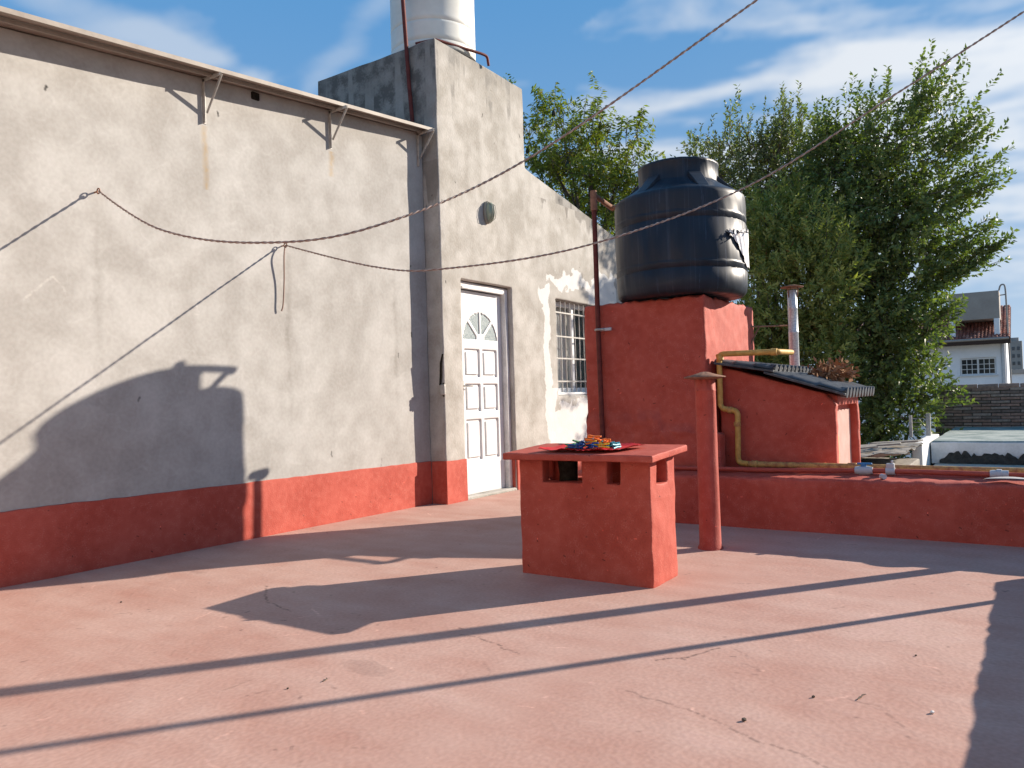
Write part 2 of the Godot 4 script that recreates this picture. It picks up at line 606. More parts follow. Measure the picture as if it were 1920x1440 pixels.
func red_texture() -> void:
	var w := 768            # 1.6 m tile
	var n1 := nb(41, 4.0 / w, w, w, 5)
	var n2 := nb(42, 22.0 / w, w, w, 4)
	var n3 := nb(43, 160.0 / w, w, w, 3)
	var px := PackedByteArray()
	px.resize(w * w * 3)
	var hb := PackedByteArray()
	hb.resize(w * w)
	for i in w * w:
		var t := clampf(((n1[i] - 128.0) * 0.8 + (n2[i] - 128.0) * 0.7 + (n3[i] - 128.0) * 0.4) / 110.0, -1.0, 1.0)
		var c := Color(0.405 + t * 0.045, 0.074 + t * 0.018, 0.049 + t * 0.014)
		if n3[i] > 176 and n2[i] > 150: c = c.lerp(Color(0.46, 0.19, 0.145), 0.36)          # chipped and chalky spots
		elif n3[i] < 72 and n1[i] < 112: c = c.lerp(Color(0.19, 0.05, 0.038), 0.35)       # grime in the pits
		c = c.linear_to_srgb()
		px[i * 3] = int(c.r * 255.0)
		px[i * 3 + 1] = int(c.g * 255.0)
		px[i * 3 + 2] = int(c.b * 255.0)
		hb[i] = clampi(int(n2[i] * 0.5 + n3[i] * 0.5), 0, 255)
	var r := RandomNumberGenerator.new()
	r.seed = 19
	for s in 130:
		var c := Vector2(r.randf() * w, r.randf() * w)
		crack(px, w, w, [c, c + Vector2.from_angle(r.randf() * TAU) * r.randf_range(1.0, 9.0)], 0.5, r.randf_range(0.68, 1.18), 900 + s)
	var t_ := tex(px, w, w)
	var b_ := bump(hb, w, w, 1.2)
	M.red_tex = t_
	M.rough_normal = b_
	for v in [["red", Color.WHITE], ["red_pale", lin(1.0, 1.0, 1.0)], ["red_pipe", lin(0.92, 0.95, 1.0)]]:
		var m := mat(v[1], 0.72, 0.0, 0.4)
		m.albedo_texture = t_
		m.normal_enabled = true
		m.normal_texture = b_
		m.normal_scale = 0.9
		m.uv1_scale = Vector3(1 / 1.6, 1 / 1.6, 1)
		M[v[0]] = m
	M.red_pipe.uv1_scale = Vector3(0.25, 0.6, 1)

func tank_material() -> StandardMaterial3D:
	var w := 1024
	var h := 256
	var n1 := nb(57, 8.0 / w, w, h, 4)
	var n2 := nb(58, 90.0 / w, w, h, 3)
	var px := PackedByteArray()
	px.resize(w * h * 3)
	for y in h:
		for x in w:
			var i := y * w + x
			var dust := clampf((n2[(y / 24) * w + x] - 150.0) / 90.0, 0.0, 1.0) * clampf((n1[i] - 90.0) / 90.0, 0.0, 1.0)
			var k := n1[i] / 255.0
			px[i * 3] = enc[int((0.013 + 0.010 * k + 0.030 * dust) * 1023.0)]
			px[i * 3 + 1] = enc[int((0.018 + 0.011 * k + 0.034 * dust) * 1023.0)]
			px[i * 3 + 2] = enc[int((0.029 + 0.013 * k + 0.040 * dust) * 1023.0)]
	var r := RandomNumberGenerator.new()
	r.seed = 71
	for s in 60:      # long pale scuffs
		var x := r.randf() * w
		var y := r.randf() * h
		crack(px, w, h, [Vector2(x, y), Vector2(x + r.randf_range(-6, 6), y + r.randf_range(5, 60))], 0.4, r.randf_range(1.1, 1.3), 1200 + s, 0.1)
	var m := mat(Color.WHITE, 0.43, 0.0, 0.34)
	m.albedo_texture = tex(px, w, h)
	m.uv1_scale = Vector3(2.0, 0.5, 1)
	return m

func materials() -> void:
	encode_table()
	floor_texture()
	wall_texture()
	front_texture()
	red_texture()
	var grain := bump(nb(61, 60.0 / 512, 512, 512, 4), 512, 512, 3.0)
	M.white_paint = tri(mat(Color.WHITE, 0.45), mottled(51, 256, Color(0.60, 0.605, 0.61), Color(0.70, 0.70, 0.70), 4, 40), 0.9)
	M.jamb = tri(mat(Color.WHITE, 0.6), mottled(52, 256, Color(0.52, 0.51, 0.49), Color(0.74, 0.73, 0.71), 3, 30), 1.2, grain, 0.4)
	M.iron = tri(mat(Color.WHITE, 0.55, 0.1), mottled(53, 256, Color(0.30, 0.285, 0.26), Color(0.46, 0.44, 0.41), 6, 40), 3.0)
	M.rusty = tri(mat(Color.WHITE, 0.7, 0.1), mottled(54, 256, Color(0.085, 0.018, 0.014), Color(0.16, 0.034, 0.026), 5, 40), 2.5)
	M.rust_bare = tri(mat(Color.WHITE, 0.85), mottled(55, 256, Color(0.16, 0.07, 0.045), Color(0.30, 0.16, 0.10), 5, 40), 4.0)
	M.roof_sheet = tri(mat(Color.WHITE, 0.6, 0.0), mottled(56, 256, Color(0.23, 0.195, 0.165), Color(0.33, 0.29, 0.25), 4, 30), 0.8)
	M.black_tank = tank_material()
	M.cream_tank = tri(mat(Color.WHITE, 0.4), mottled(58, 256, Color(0.63, 0.62, 0.56), Color(0.76, 0.75, 0.69), 3, 20), 0.7)
	M.black = mat(lin(0.012, 0.012, 0.013), 0.8)
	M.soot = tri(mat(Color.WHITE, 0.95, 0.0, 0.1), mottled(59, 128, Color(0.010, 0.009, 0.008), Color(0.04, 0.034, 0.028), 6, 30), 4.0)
	M.foam = mat(lin(0.86, 0.84, 0.82), 0.9)
	M.yellow = tri(mat(Color.WHITE, 0.6), mottled(60, 256, Color(0.40, 0.22, 0.055), Color(0.58, 0.37, 0.10), 5, 40, 2.2), 3.0)
	M.yellow_worn = tri(mat(Color.WHITE, 0.7), mottled(62, 256, Color(0.27, 0.10, 0.05), Color(0.50, 0.31, 0.10), 6, 40, 3.0), 3.0)
	M.zinc = tri(mat(Color.WHITE, 0.42, 0.35), mottled(63, 256, Color(0.36, 0.37, 0.39), Color(0.66, 0.67, 0.69), 14, 50, 2.2), 4.0)
	M.tile_black = tri(mat(Color.WHITE, 0.5), mottled(64, 256, Color(0.030, 0.034, 0.042), Color(0.085, 0.090, 0.10), 6, 40, 2.0), 2.0)
	M.hut_door = tri(mat(Color.WHITE, 0.8), mottled(65, 256, Color(0.42, 0.24, 0.20), Color(0.50, 0.31, 0.27), 4, 30), 1.5)
	M.grey_plastic = mat(lin(0.42, 0.44, 0.47), 0.45)
	M.blue_plastic = mat(lin(0.03, 0.16, 0.36), 0.4)
	M.rope = mat(lin(0.27, 0.19, 0.155), 0.9)
	M.rope2 = mat(lin(0.40, 0.32, 0.28), 0.9)
	M.bark = tri(mat(Color.WHITE, 0.95), mottled(66, 256, Color(0.06, 0.047, 0.036), Color(0.14, 0.115, 0.09), 6, 40), 2.0, grain, 1.0)
	M.concrete = tri(mat(Color.WHITE, 0.95), mottled(67, 512, Color(0.25, 0.25, 0.22), Color(0.42, 0.41, 0.37), 4, 40), 0.5, grain, 0.6)
	M.concrete_blue = tri(mat(Color.WHITE, 0.95), mottled(68, 512, Color(0.12, 0.17, 0.17), Color(0.33, 0.37, 0.35), 5, 50, 2.2), 0.5)
	M.whitewash = tri(mat(Color.WHITE, 0.9), mottled(69, 512, Color(0.60, 0.59, 0.56), Color(0.80, 0.79, 0.77), 4, 40), 0.7)
	M.cream_wall = tri(mat(Color.WHITE, 0.9), mottled(75, 256, Color(0.46, 0.43, 0.38), Color(0.58, 0.55, 0.50), 4, 40), 0.7)
	M.mould = tri(mat(Color.WHITE, 0.95), mottled(70, 256, Color(0.015, 0.015, 0.014), Color(0.07, 0.065, 0.055), 6, 40), 2.0)
	M.mortar = mat(lin(0.09, 0.08, 0.072), 0.95)
	M.plank = tri(mat(Color.WHITE, 0.9), mottled(71, 256, Color(0.16, 0.14, 0.12), Color(0.34, 0.31, 0.27), 5, 40), 2.0)
	M.ground = tri(mat(Color.WHITE, 0.95), mottled(72, 512, Color(0.10, 0.095, 0.07), Color(0.20, 0.18, 0.14), 6, 60), 0.15)
	M.house_white = tri(mat(Color.WHITE, 0.85), mottled(73, 256, Color(0.74, 0.76, 0.79), Color(0.84, 0.85, 0.87), 4, 30), 0.3)
	M.house_grey = tri(mat(Color.WHITE, 0.9), mottled(74, 256, Color(0.31, 0.275, 0.245), Color(0.38, 0.34, 0.305), 4, 30), 0.4)
	M.dark_wood = mat(lin(0.05, 0.028, 0.02), 0.7)
	M.curtain = mat(lin(0.80, 0.79, 0.76), 0.9)
	M.red_cloth = mat(lin(0.55, 0.018, 0.02), 0.55)
	M.lamp_body = mat(lin(0.25, 0.24, 0.20), 0.5)
	M.dark_room = mat(lin(0.12, 0.11, 0.10), 0.95)
	var g := StandardMaterial3D.new()
	g.albedo_color = Color(0.10, 0.13, 0.14, 0.14)
	g.transparency = BaseMaterial3D.TRANSPARENCY_ALPHA
	g.roughness = 0.05
	g.metallic_specular = 0.6
	M.glass = g
	M.frosted = mat(lin(0.15, 0.20, 0.215), 0.3, 0.0, 0.5)
	M.frosted.normal_enabled = true
	M.frosted.normal_texture = grain
	M.frosted.uv1_triplanar = true
	M.frosted.uv1_scale = Vector3.ONE * 5.0
	var lg := mat(lin(0.20, 0.25, 0.19), 0.12, 0.0, 0.6)
	M.lamp_glass = lg

# ------------------------------------------------------------------ sky
func make_sky() -> Sky:
	var w := 1680
	var h := 840
	var f := PackedFloat32Array()
	f.resize(w * h * 3)
	var a := FastNoiseLite.new()
	a.seed = 4
	a.noise_type = FastNoiseLite.TYPE_SIMPLEX_SMOOTH
	a.frequency = 1.0
	a.fractal_octaves = 6
	a.fractal_gain = 0.55
	var b := FastNoiseLite.new()
	b.seed = 9
	b.noise_type = FastNoiseLite.TYPE_SIMPLEX_SMOOTH
	b.frequency = 0.33
	b.fractal_octaves = 3
	var to_sun := -sun_travel.normalized()
	# cirrus feathers on the sky plane (x/y, z/y): start, end, width, strength
	var feathers := [
		[Vector2(-1.05, -2.28), Vector2(-0.35, -2.33), 0.11, 0.8], [Vector2(-0.45, -2.40), Vector2(0.5, -2.85), 0.30, 0.92], [Vector2(-0.30, -2.9), Vector2(0.8, -3.9), 0.55, 0.85],
		[Vector2(-1.3, -2.9), Vector2(0.2, -3.2), 0.26, 0.8], [Vector2(-1.0, -3.6), Vector2(0.9, -5.5), 0.7, 0.70], [Vector2(-1.6, -5.0), Vector2(1.5, -8.0), 1.2, 0.5],
		[Vector2(-1.86, -0.85), Vector2(-1.97, -1.40), 0.07, 0.50], [Vector2(-1.95, -1.72), Vector2(-1.30, -1.37), 0.06, 0.26], [Vector2(0.6, -1.4), Vector2(2.2, -1.9), 0.25, 0.7],
		[Vector2(-3.2, 0.4), Vector2(-2.2, 1.8), 0.3, 0.6], [Vector2(0.2, 1.2), Vector2(1.9, 2.4), 0.35, 0.7], [Vector2(2.6, -0.4), Vector2(3.9, 1.0), 0.4, 0.6]]
	for y in h:
		var el := (0.5 - (y + 0.5) / h) * PI
		for x in w:
			var i := (y * w + x) * 3
			if y > h / 2 + 8:
				f[i] = 0.30
				f[i + 1] = 0.29
				f[i + 2] = 0.27
				continue
			var az := (x + 0.5) / w * TAU
			var d := Vector3(sin(az) * cos(el), sin(el), -cos(az) * cos(el))
			var up := maxf(d.y, 0.0)
			var t := pow(1.0 - up, 3.6)
			var c := Vector3(0.074, 0.315, 0.685).lerp(Vector3(0.60, 0.75, 0.91), t)
			var s := maxf(d.dot(to_sun), 0.0)
			c += Vector3(0.26, 0.25, 0.22) * pow(s, 8.0) + Vector3(0.6, 0.55, 0.45) * pow(s, 60.0)
			if d.y > 0.02:
				var q := Vector2(d.x, d.z) / (d.y + 0.02)
				var wx := q.x + 0.20 * b.get_noise_2d(q.x * 2.0, q.y * 2.0)
				var wy := q.y + 0.20 * b.get_noise_2d(q.x * 2.0 + 40.0, q.y * 2.0)
				var st := a.get_noise_2d(wx * 0.8 - wy * 0.6, wx * 1.3 + wy * 2.6) + 0.35 * a.get_noise_2d(wx * 3.1 - wy * 1.9, wx * 4.0 + wy * 8.0)
				var dens := 0.0
				var p := Vector2(wx, wy)
				for k in feathers:
					var dd: float = seg_dist(p, k[0], k[1]) / k[2]
					if dd < 2.4: dens = maxf(dens, k[3] * clampf(exp(-dd * dd * 0.8) * 1.15 + st * 0.95 - 0.26, 0.0, 1.0))
				dens = maxf(dens, clampf((b.get_noise_2d(q.x * 1.3 + 9.0, q.y * 1.3) + st * 0.6 - 0.34) * 1.2, 0.0, 0.5) * clampf((q - Vector2(-1.4, -1.8)).length() * 0.7 - 0.5, 0.0, 1.0))
				dens = clampf(dens, 0.0, 0.93) * clampf(d.y * 9.0, 0.0, 1.0)
				c = c.lerp(Vector3(0.86, 0.90, 0.95) * (1.0 + 0.25 * pow(s, 4.0)), dens)
			f[i] = c.x
			f[i + 1] = c.y
			f[i + 2] = c.z
	var im := Image.create_from_data(w, h, false, Image.FORMAT_RGBF, f.to_byte_array())
	var pm := PanoramaSkyMaterial.new()
	pm.panorama = ImageTexture.create_from_image(im)
	var sky := Sky.new()
	sky.sky_material = pm
	return sky
# ------------------------------------------------------------------ the house on the left
func wall_x(z: float) -> float:
	return -4.42 - 0.024 * (z + 3.0)

func eave_y(z: float) -> float:
	return 2.772 - 0.0944 * z

func build_house() -> void:
	var h := thing("house", "plastered house with red painted base, door and tank tower on the left", "house", Vector3(-4.42, 0, -3))
	var off := -h.position
	# long wall under the eave
	var w1 := func(p: Vector3) -> Vector3:
		var t := p.y / 3.0
		return Vector3(p.x - 0.024 * (p.z + 3.0), p.y if p.y < 0.5 else lerpf(p.y, eave_y(p.z) * t, clampf((p.y - 0.5) / 2.0, 0.0, 1.0)), p.z)
	part(h, "side_wall", body([-4.67, -4.42], [-0.1, 3.0], [-5.2, 2.6], always, {"step": 0.16, "amp": 0.007, "freq": 1.6, "warp": w1}), M.wall, off)
	var w2 := func(p: Vector3) -> Vector3:
		var y := p.y
		if y > 0.3: y += dn.get_noise_2d(p.z * 9.0, 3.0) * 0.006 + (p.z + 3.0) * 0.005
		return Vector3(p.x - 0.024 * (p.z + 3.0), y, p.z)
	part(h, "painted_base", body([-4.45, -4.412], [-0.02, 0.385], [-5.19, 2.6], always, {"step": 0.07, "amp": 0.005, "freq": 1.6, "bevel": 0.005, "warp": w2}), M.red, off)
	# door wall with the tower over it
	var f1 := func(x: float, y: float, z: float) -> bool:
		if x > -4.5:
			if z < -6.61 and y > 3.25: return false
			if y < 1.985 and y > -0.02 and z > -6.29 and z < -5.485: return false
			if y > 0.916 and y < 1.95 and z > -8.25 and z < -7.145: return false
			return true
		return y > 2.8 and z > -6.61
	var w3 := func(p: Vector3) -> Vector3:
		if p.z < -6.62 and p.y > 2.2:
			p.y -= (p.y - 2.2) / 1.05 * (-6.61 - p.z) * 0.19
		return p
	part(h, "front_wall", body([-5.69, -4.5, -4.2], [-0.1, 0.916, 1.95, 1.985, 2.8, 3.25, 4.065], [-9.6, -8.25, -7.145, -6.61, -6.29, -5.485, -5.2], f1, {"step": 0.12, "amp": 0.007, "freq": 2.0, "bevel": 0.014, "warp": w3}), M.front, off)
	# painted base of the door wall: return, pier, and the long run past the door
	var f2 := func(x: float, _y: float, z: float) -> bool:
		return not (x < -4.2 and z < -5.2)
	var w4 := func(p: Vector3) -> Vector3:
		if p.y > 0.3: p.y += dn.get_noise_2d(p.z * 9.0 + p.x * 9.0, 8.0) * 0.006
		return p
	part(h, "painted_base", body([-4.36, -4.2, -4.192], [-0.02, 0.372], [-5.485, -5.2, -5.192], f2, {"step": 0.07, "amp": 0.004, "bevel": 0.003, "warp": w4}), M.red, off)
	part(h, "painted_base", body([-4.22, -4.192], [-0.02, 0.37], [-9.6, -6.295], always, {"step": 0.08, "amp": 0.004, "bevel": 0.003, "warp": w4}), M.red, off)
	part(h, "painted_base", block(Vector3(-4.44, -0.02, -6.318), Vector3(-4.215, 0.36, -6.283), {"step": 0.08, "amp": 0.003, "bevel": 0.003}), M.red, off)
	# sheet roof whose edge overhangs the long wall
	var roof := part(h, "roof_sheet", sheet(60, 100, func(u: float, v: float) -> Vector3:
		var z := lerpf(2.6, -5.185, v)
		var x := lerpf(-9.2, -4.238, u)
		return Vector3(x, eave_y(z) + 0.004 + 0.006 * sin(x * 60.0) * clampf((-4.6 - x) * 4.0, 0.0, 1.0), z), 0.004), M.roof_sheet, off)
	part(roof, "edge_lip", bar(Vector3(-4.235, eave_y(2.6) - 0.004, 2.6), Vector3(-4.235, eave_y(-5.19) - 0.004, -5.19), 0.008, 0.028), M.roof_sheet)
	part(roof, "edge_batten", bar(Vector3(-4.36, eave_y(2.6) - 0.018, 2.6), Vector3(-4.305, eave_y(-5.19) - 0.018, -5.185), 0.012, 0.022), M.roof_sheet)
	part(h, "back_roof_sheet", sheet(30, 30, func(u: float, v: float) -> Vector3:
		return Vector3(lerpf(-9.2, -4.52, u), lerpf(3.05, 2.5, v), lerpf(-6.62, -9.6, v)), 0.02), M.roof_sheet, off)
	part(h, "back_wall", block(Vector3(-9.3, -3.3, -9.6), Vector3(-9.1, 2.4, 2.6), {"step": 2.0, "amp": 0.0}), M.whitewash, off)
	part(h, "end_wall", block(Vector3(-9.1, -3.3, 2.4), Vector3(-4.68, 2.45, 2.6), {"step": 2.0, "amp": 0.0}), M.whitewash, off)
	part(h, "end_wall", block(Vector3(-9.1, -3.3, -9.6), Vector3(-4.51, 2.45, -9.45), {"step": 2.0, "amp": 0.0}), M.whitewash, off)
	part(h, "inner_floor", block(Vector3(-9.1, -0.2, -9.4), Vector3(-4.5, -0.02, 2.4), {"step": 3.0, "amp": 0.0}), M.dark_room, off)
	# iron brackets
	for z in [-3.06, -4.133, -5.13]:
		var x := wall_x(z)
		var y := eave_y(z) - 0.006
		var b := Node3D.new()
		b.name = "bracket"
		h.add_child(b, true)
		b.position = Vector3(x, y, z) + off
		part(b, "post", merge([[crisp(Vector3(0.004, 0.30, 0.026)), at(Vector3(0.003, -0.155, 0))], [crisp(Vector3(0.026, 0.30, 0.004)), at(Vector3(0.017, -0.155, 0.011))]]), M.iron)
		part(b, "arm", merge([[crisp(Vector3(0.19, 0.004, 0.026)), at(Vector3(0.098, -0.012, 0))], [crisp(Vector3(0.19, 0.024, 0.004)), at(Vector3(0.098, -0.024, 0.011))]]), M.iron)
		part(b, "brace", bar(Vector3(0.185, -0.02, -0.006), Vector3(0.022, -0.235, -0.006), 0.02, 0.006), M.iron)
	part(h, "vent_hole", crisp(Vector3(0.02, 0.05, 0.06)), M.soot, Vector3(wall_x(-3.457) + 0.004, 3.055, -3.457) + off)
	# broken conduit box in the tower edge
	var c := part(h, "broken_conduit", tube([Vector3(-4.205, 1.30, -5.196), Vector3(-4.222, 1.22, -5.192), Vector3(-4.228, 1.10, -5.192), Vector3(-4.236, 1.03, -5.19)], [0.007, 0.012, 0.012, 0.010], 8), M.soot, off)
	part(c, "box_shell", body([0, 0.05], [0, 0.09], [0, 0.02], func(x: float, y: float, _z: float) -> bool: return absf(x - 0.03) + absf(y - 0.045) * 0.6 < 0.045, {"step": 0.01, "bevel": 0.0, "amp": 0.004, "freq": 60.0}), M.iron, Vector3(-4.238, 0.945, -5.202))
	part(c, "wall_chip", body([0, 0.03], [0, 0.12], [0, 0.012], func(x: float, y: float, _z: float) -> bool: return absf(x - 0.016) < 0.012 - absf(y - 0.06) * 0.1, {"step": 0.01, "bevel": 0.0, "amp": 0.004, "freq": 60.0}), M.soot, Vector3(-4.222, 0.93, -5.204))
	build_door(h, off)
	build_window(h, off)

func build_door(h: Node3D, off: Vector3) -> void:
	var fr := part(h, "door_frame", merge([
		[crisp(Vector3(0.11, 1.975, 0.05), 0.006), at(Vector3(-4.305, 0.985, -6.263))], [crisp(Vector3(0.11, 1.975, 0.05), 0.006), at(Vector3(-4.305, 0.985, -5.511))],
		[crisp(Vector3(0.108, 0.05, 0.71), 0.006), at(Vector3(-4.305, 1.952, -5.888))]]), M.jamb, off)
	part(fr, "stop", merge([[crisp(Vector3(0.03, 1.92, 0.02), 0.004), at(Vector3(-4.262, 0.96, -6.247))], [crisp(Vector3(0.03, 0.02, 0.66), 0.004), at(Vector3(-4.262, 1.925, -5.888))]]), M.jamb)
	part(h, "threshold", crisp(Vector3(0.26, 0.02, 0.80), 0.004), M.concrete, Vector3(-4.33, 0.006, -5.888) + off)
	# leaf: u runs along -z from its hinge side, 0.70 wide, 1.89 high
	var z0 := -5.538
	var wd := 0.695
	var ht := 1.885
	var y0 := 0.024
	var leaf := Node3D.new()
	leaf.name = "door"
	h.add_child(leaf)
	leaf.position = Vector3(-4.30, y0, z0) + off
	leaf.set_meta("label", "white wooden door with six panels and fan light")
	# stiles, rails and the arch surround as one slab with holes
	var cx := wd * 0.5
	var cy := 1.42
	var R := 0.27
	var hole := func(u: float, y: float) -> bool:
		for r in [[0.09, 0.325, 0.31, 0.69], [0.37, 0.605, 0.31, 0.69], [0.09, 0.325, 0.76, 1.02], [0.37, 0.605, 0.76, 1.02], [0.09, 0.325, 1.08, 1.345], [0.37, 0.605, 1.08, 1.345]]:
			if u > r[0] and u < r[1] and y > r[2] and y < r[3]: return true
		var d := Vector2(u - cx, y - cy)
		if d.y > 0.0 and d.length() < R and d.length() > 0.07:
			var an := rad_to_deg(d.angle())
			for k in 4:
				var c := 22.5 + 45.0 * k
				if absf(an - c) < 22.5 - rad_to_deg(0.016 / d.length()): return true
		return false
	var f := func(x: float, y: float, z: float) -> bool:
		return x < -0.016 or not hole.call(-z, y)
	part(leaf, "leaf", body([-0.04, -0.016, 0.0], [0.0, 0.31, 0.69, 0.76, 1.02, 1.08, 1.345, 1.42, ht], [-wd, -0.605, -0.37, -0.325, -0.09, 0.0], f, {"step": 0.014, "bevel": 0.0, "amp": 0.0}), M.white_paint)
	for r in [[0.09, 0.325, 0.31, 0.69], [0.37, 0.605, 0.31, 0.69], [0.09, 0.325, 0.76, 1.02], [0.37, 0.605, 0.76, 1.02], [0.09, 0.325, 1.08, 1.345], [0.37, 0.605, 1.08, 1.345]]:
		part(leaf, "panel", crisp(Vector3(0.018, r[3] - r[2] - 0.045, r[1] - r[0] - 0.045), 0.012), M.white_paint, Vector3(-0.008, (r[2] + r[3]) * 0.5, -(r[0] + r[1]) * 0.5))
	for k in 4:
		var a0 := deg_to_rad(45.0 * k + 3.5)
		var a1 := deg_to_rad(45.0 * k + 41.5)
		part(leaf, "fan_pane", sheet(8, 4, func(u: float, v: float) -> Vector3:
			var a := lerpf(a0, a1, u)
			var rr := lerpf(0.06, R + 0.005, v)
			return Vector3(-0.0105, cy + sin(a) * rr, -(cx + cos(a) * rr)), 0.004), M.frosted)
	part(leaf, "handle", merge([[crisp(Vector3(0.006, 0.14, 0.035)), at(Vector3(0.003, 0.98, -0.05))], [tube([Vector3(0.006, 1.0, -0.05), Vector3(0.045, 1.0, -0.05), Vector3(0.05, 1.0, -0.14)], 0.008, 8), Transform3D()]]), M.iron)

func build_window(h: Node3D, off: Vector3) -> void:
	var w := Node3D.new()
	w.name = "window"
	h.add_child(w)
	w.position = Vector3(-4.2, 0.916, -7.145) + off     # u along -z: 0..1.105, y 0..1.034
	w.set_meta("label", "barred window with pale curtain behind")
	var L := 1.105
	var H := 1.034
	part(w, "sill", crisp(Vector3(0.15, 0.03, L), 0.006), M.white_paint, Vector3(-0.085, 0.015, -L / 2))
	part(w, "frame", merge([[crisp(Vector3(0.05, 0.05, L)), at(Vector3(-0.13, H - 0.025, -L / 2))], [crisp(Vector3(0.05, 0.05, L)), at(Vector3(-0.13, 0.056, -L / 2))],
		[crisp(Vector3(0.05, H - 0.13, 0.04)), at(Vector3(-0.13, H / 2 + 0.015, -0.02))], [crisp(Vector3(0.05, H - 0.13, 0.04)), at(Vector3(-0.13, H / 2 + 0.015, -L + 0.02))],
		[crisp(Vector3(0.05, H - 0.13, 0.05)), at(Vector3(-0.128, H / 2 + 0.015, -0.53))]]), M.white_paint)
	for u in [0.28, 0.80]:
		part(w, "pane", crisp(Vector3(0.005, H - 0.11, 0.51), 0.001), M.glass, Vector3(-0.13, H / 2 + 0.015, -u))
	part(w, "curtain", sheet(70, 4, func(u: float, v: float) -> Vector3:
		return Vector3(-0.185 + 0.007 * sin(u * 75.0) + 0.004 * sin(u * 31.0 + v), v * H, -u * 0.66 - 0.005), 0.003), M.curtain)
	for k in 11:
		var u := 0.03 + k * (L - 0.06) / 10.0
		part(w, "bar", tube([Vector3(-0.03, 0.02, -u), Vector3(-0.03 + 0.002 * sin(k * 3.0), 0.5, -u - 0.004 * sin(k * 2.0)), Vector3(-0.03, H - 0.01, -u)], 0.0055, 6), M.iron)
	for y in [0.15, 0.40, 0.64, 0.90]:
		part(w, "crossbar", crisp(Vector3(0.006, 0.016, L - 0.004), 0.001), M.iron, Vector3(-0.022, y, -L / 2))

func build_wall_lamp() -> void:
	var l := thing("wall_lamp", "oval bulkhead lamp with greenish glass above the white door", "lamp", Vector3(-4.193, 2.655, -5.90))
	var oval := func(rx: float, ry: float, d: float, dome: float) -> ArrayMesh:
		var st := SurfaceTool.new()
		st.begin(Mesh.PRIMITIVE_TRIANGLES)
		var n := 28
		var rings := [[1.0, 0.0], [1.0, d * 0.6], [0.93, d], [0.75, d + dome * 0.5], [0.45, d + dome * 0.85], [0.0, d + dome]]
		for r in rings:
			for s in n + 1:
				var a := TAU * s / n
				st.set_smooth_group(0)
				st.add_vertex(Vector3(r[1], sin(a) * ry * r[0], cos(a) * rx * r[0]))
		for i in rings.size() - 1:
			for s in n:
				var q := i * (n + 1) + s
				for id in [q, q + n + 1, q + n + 2, q, q + n + 2, q + 1]: st.add_index(id)
		st.generate_normals()
		return st.commit()
	part(l, "base", oval.call(0.052, 0.108, 0.025, 0.002), M.lamp_body)
	part(l, "glass", oval.call(0.042, 0.094, 0.045, 0.03), M.lamp_glass, Vector3(0.01, 0, 0))
	for s in [-1, 0, 1]:
		part(l, "guard", tube([Vector3(0.02, -0.10, s * 0.02), Vector3(0.08, -0.06, s * 0.024), Vector3(0.09, 0, s * 0.025), Vector3(0.08, 0.06, s * 0.024), Vector3(0.02, 0.10, s * 0.02)], 0.003, 6), M.lamp_body)

# ------------------------------------------------------------------ water tanks and their stands
func build_white_tank() -> void:
	var t := thing("cream_water_tank", "tall cream cylindrical water tank on top of the grey tower", "water tank", Vector3(-4.62, 4.055, -5.70))
	part(t, "base_slab", lathe([Vector2(0.0, 0.0), Vector2(0.37, 0.0), Vector2(0.415, 0.01), Vector2(0.415, 0.035), Vector2(0.36, 0.045), Vector2(0, 0.045)]), M.black)
	var p: Array = [Vector2(0, 0.045), Vector2(0.385, 0.045), Vector2(0.398, 0.06)]
	for y in [0.12, 0.30, 0.62, 0.94]:
		p.append_array([Vector2(0.400, y - 0.02), Vector2(0.401, y), Vector2(0.397, y + 0.003), Vector2(0.401, y + 0.006), Vector2(0.401, y + 0.05)])
	p.append_array([Vector2(0.40, 1.12), Vector2(0.36, 1.20), Vector2(0.22, 1.27), Vector2(0.20, 1.28), Vector2(0.20, 1.33), Vector2(0, 1.35)])
	part(t, "shell", lathe(p, 64), M.cream_tank)
	part(t, "outlet_pipe", tube(bend([Vector3(0.12, 0.075, 0.40), Vector3(0.30, 0.085, 0.34), Vector3(0.46, 0.085, -0.15), Vector3(0.47, 0.085, -0.22), Vector3(0.47, 0.0, -0.24)], 0.03), 0.013, 8), M.rusty)
	tag(part(self, "riser_pipe", tube([Vector3(-4.44, 3.25, -5.165), Vector3(-4.475, 3.7, -5.165), Vector3(-4.52, 4.45, -5.165), Vector3(-4.56, 5.3, -5.165), Vector3(-4.58, 5.42, -5.30)], 0.019, 10), M.rusty), "thin dark red pipe climbing the shaded face of the grey tower", "pipe")

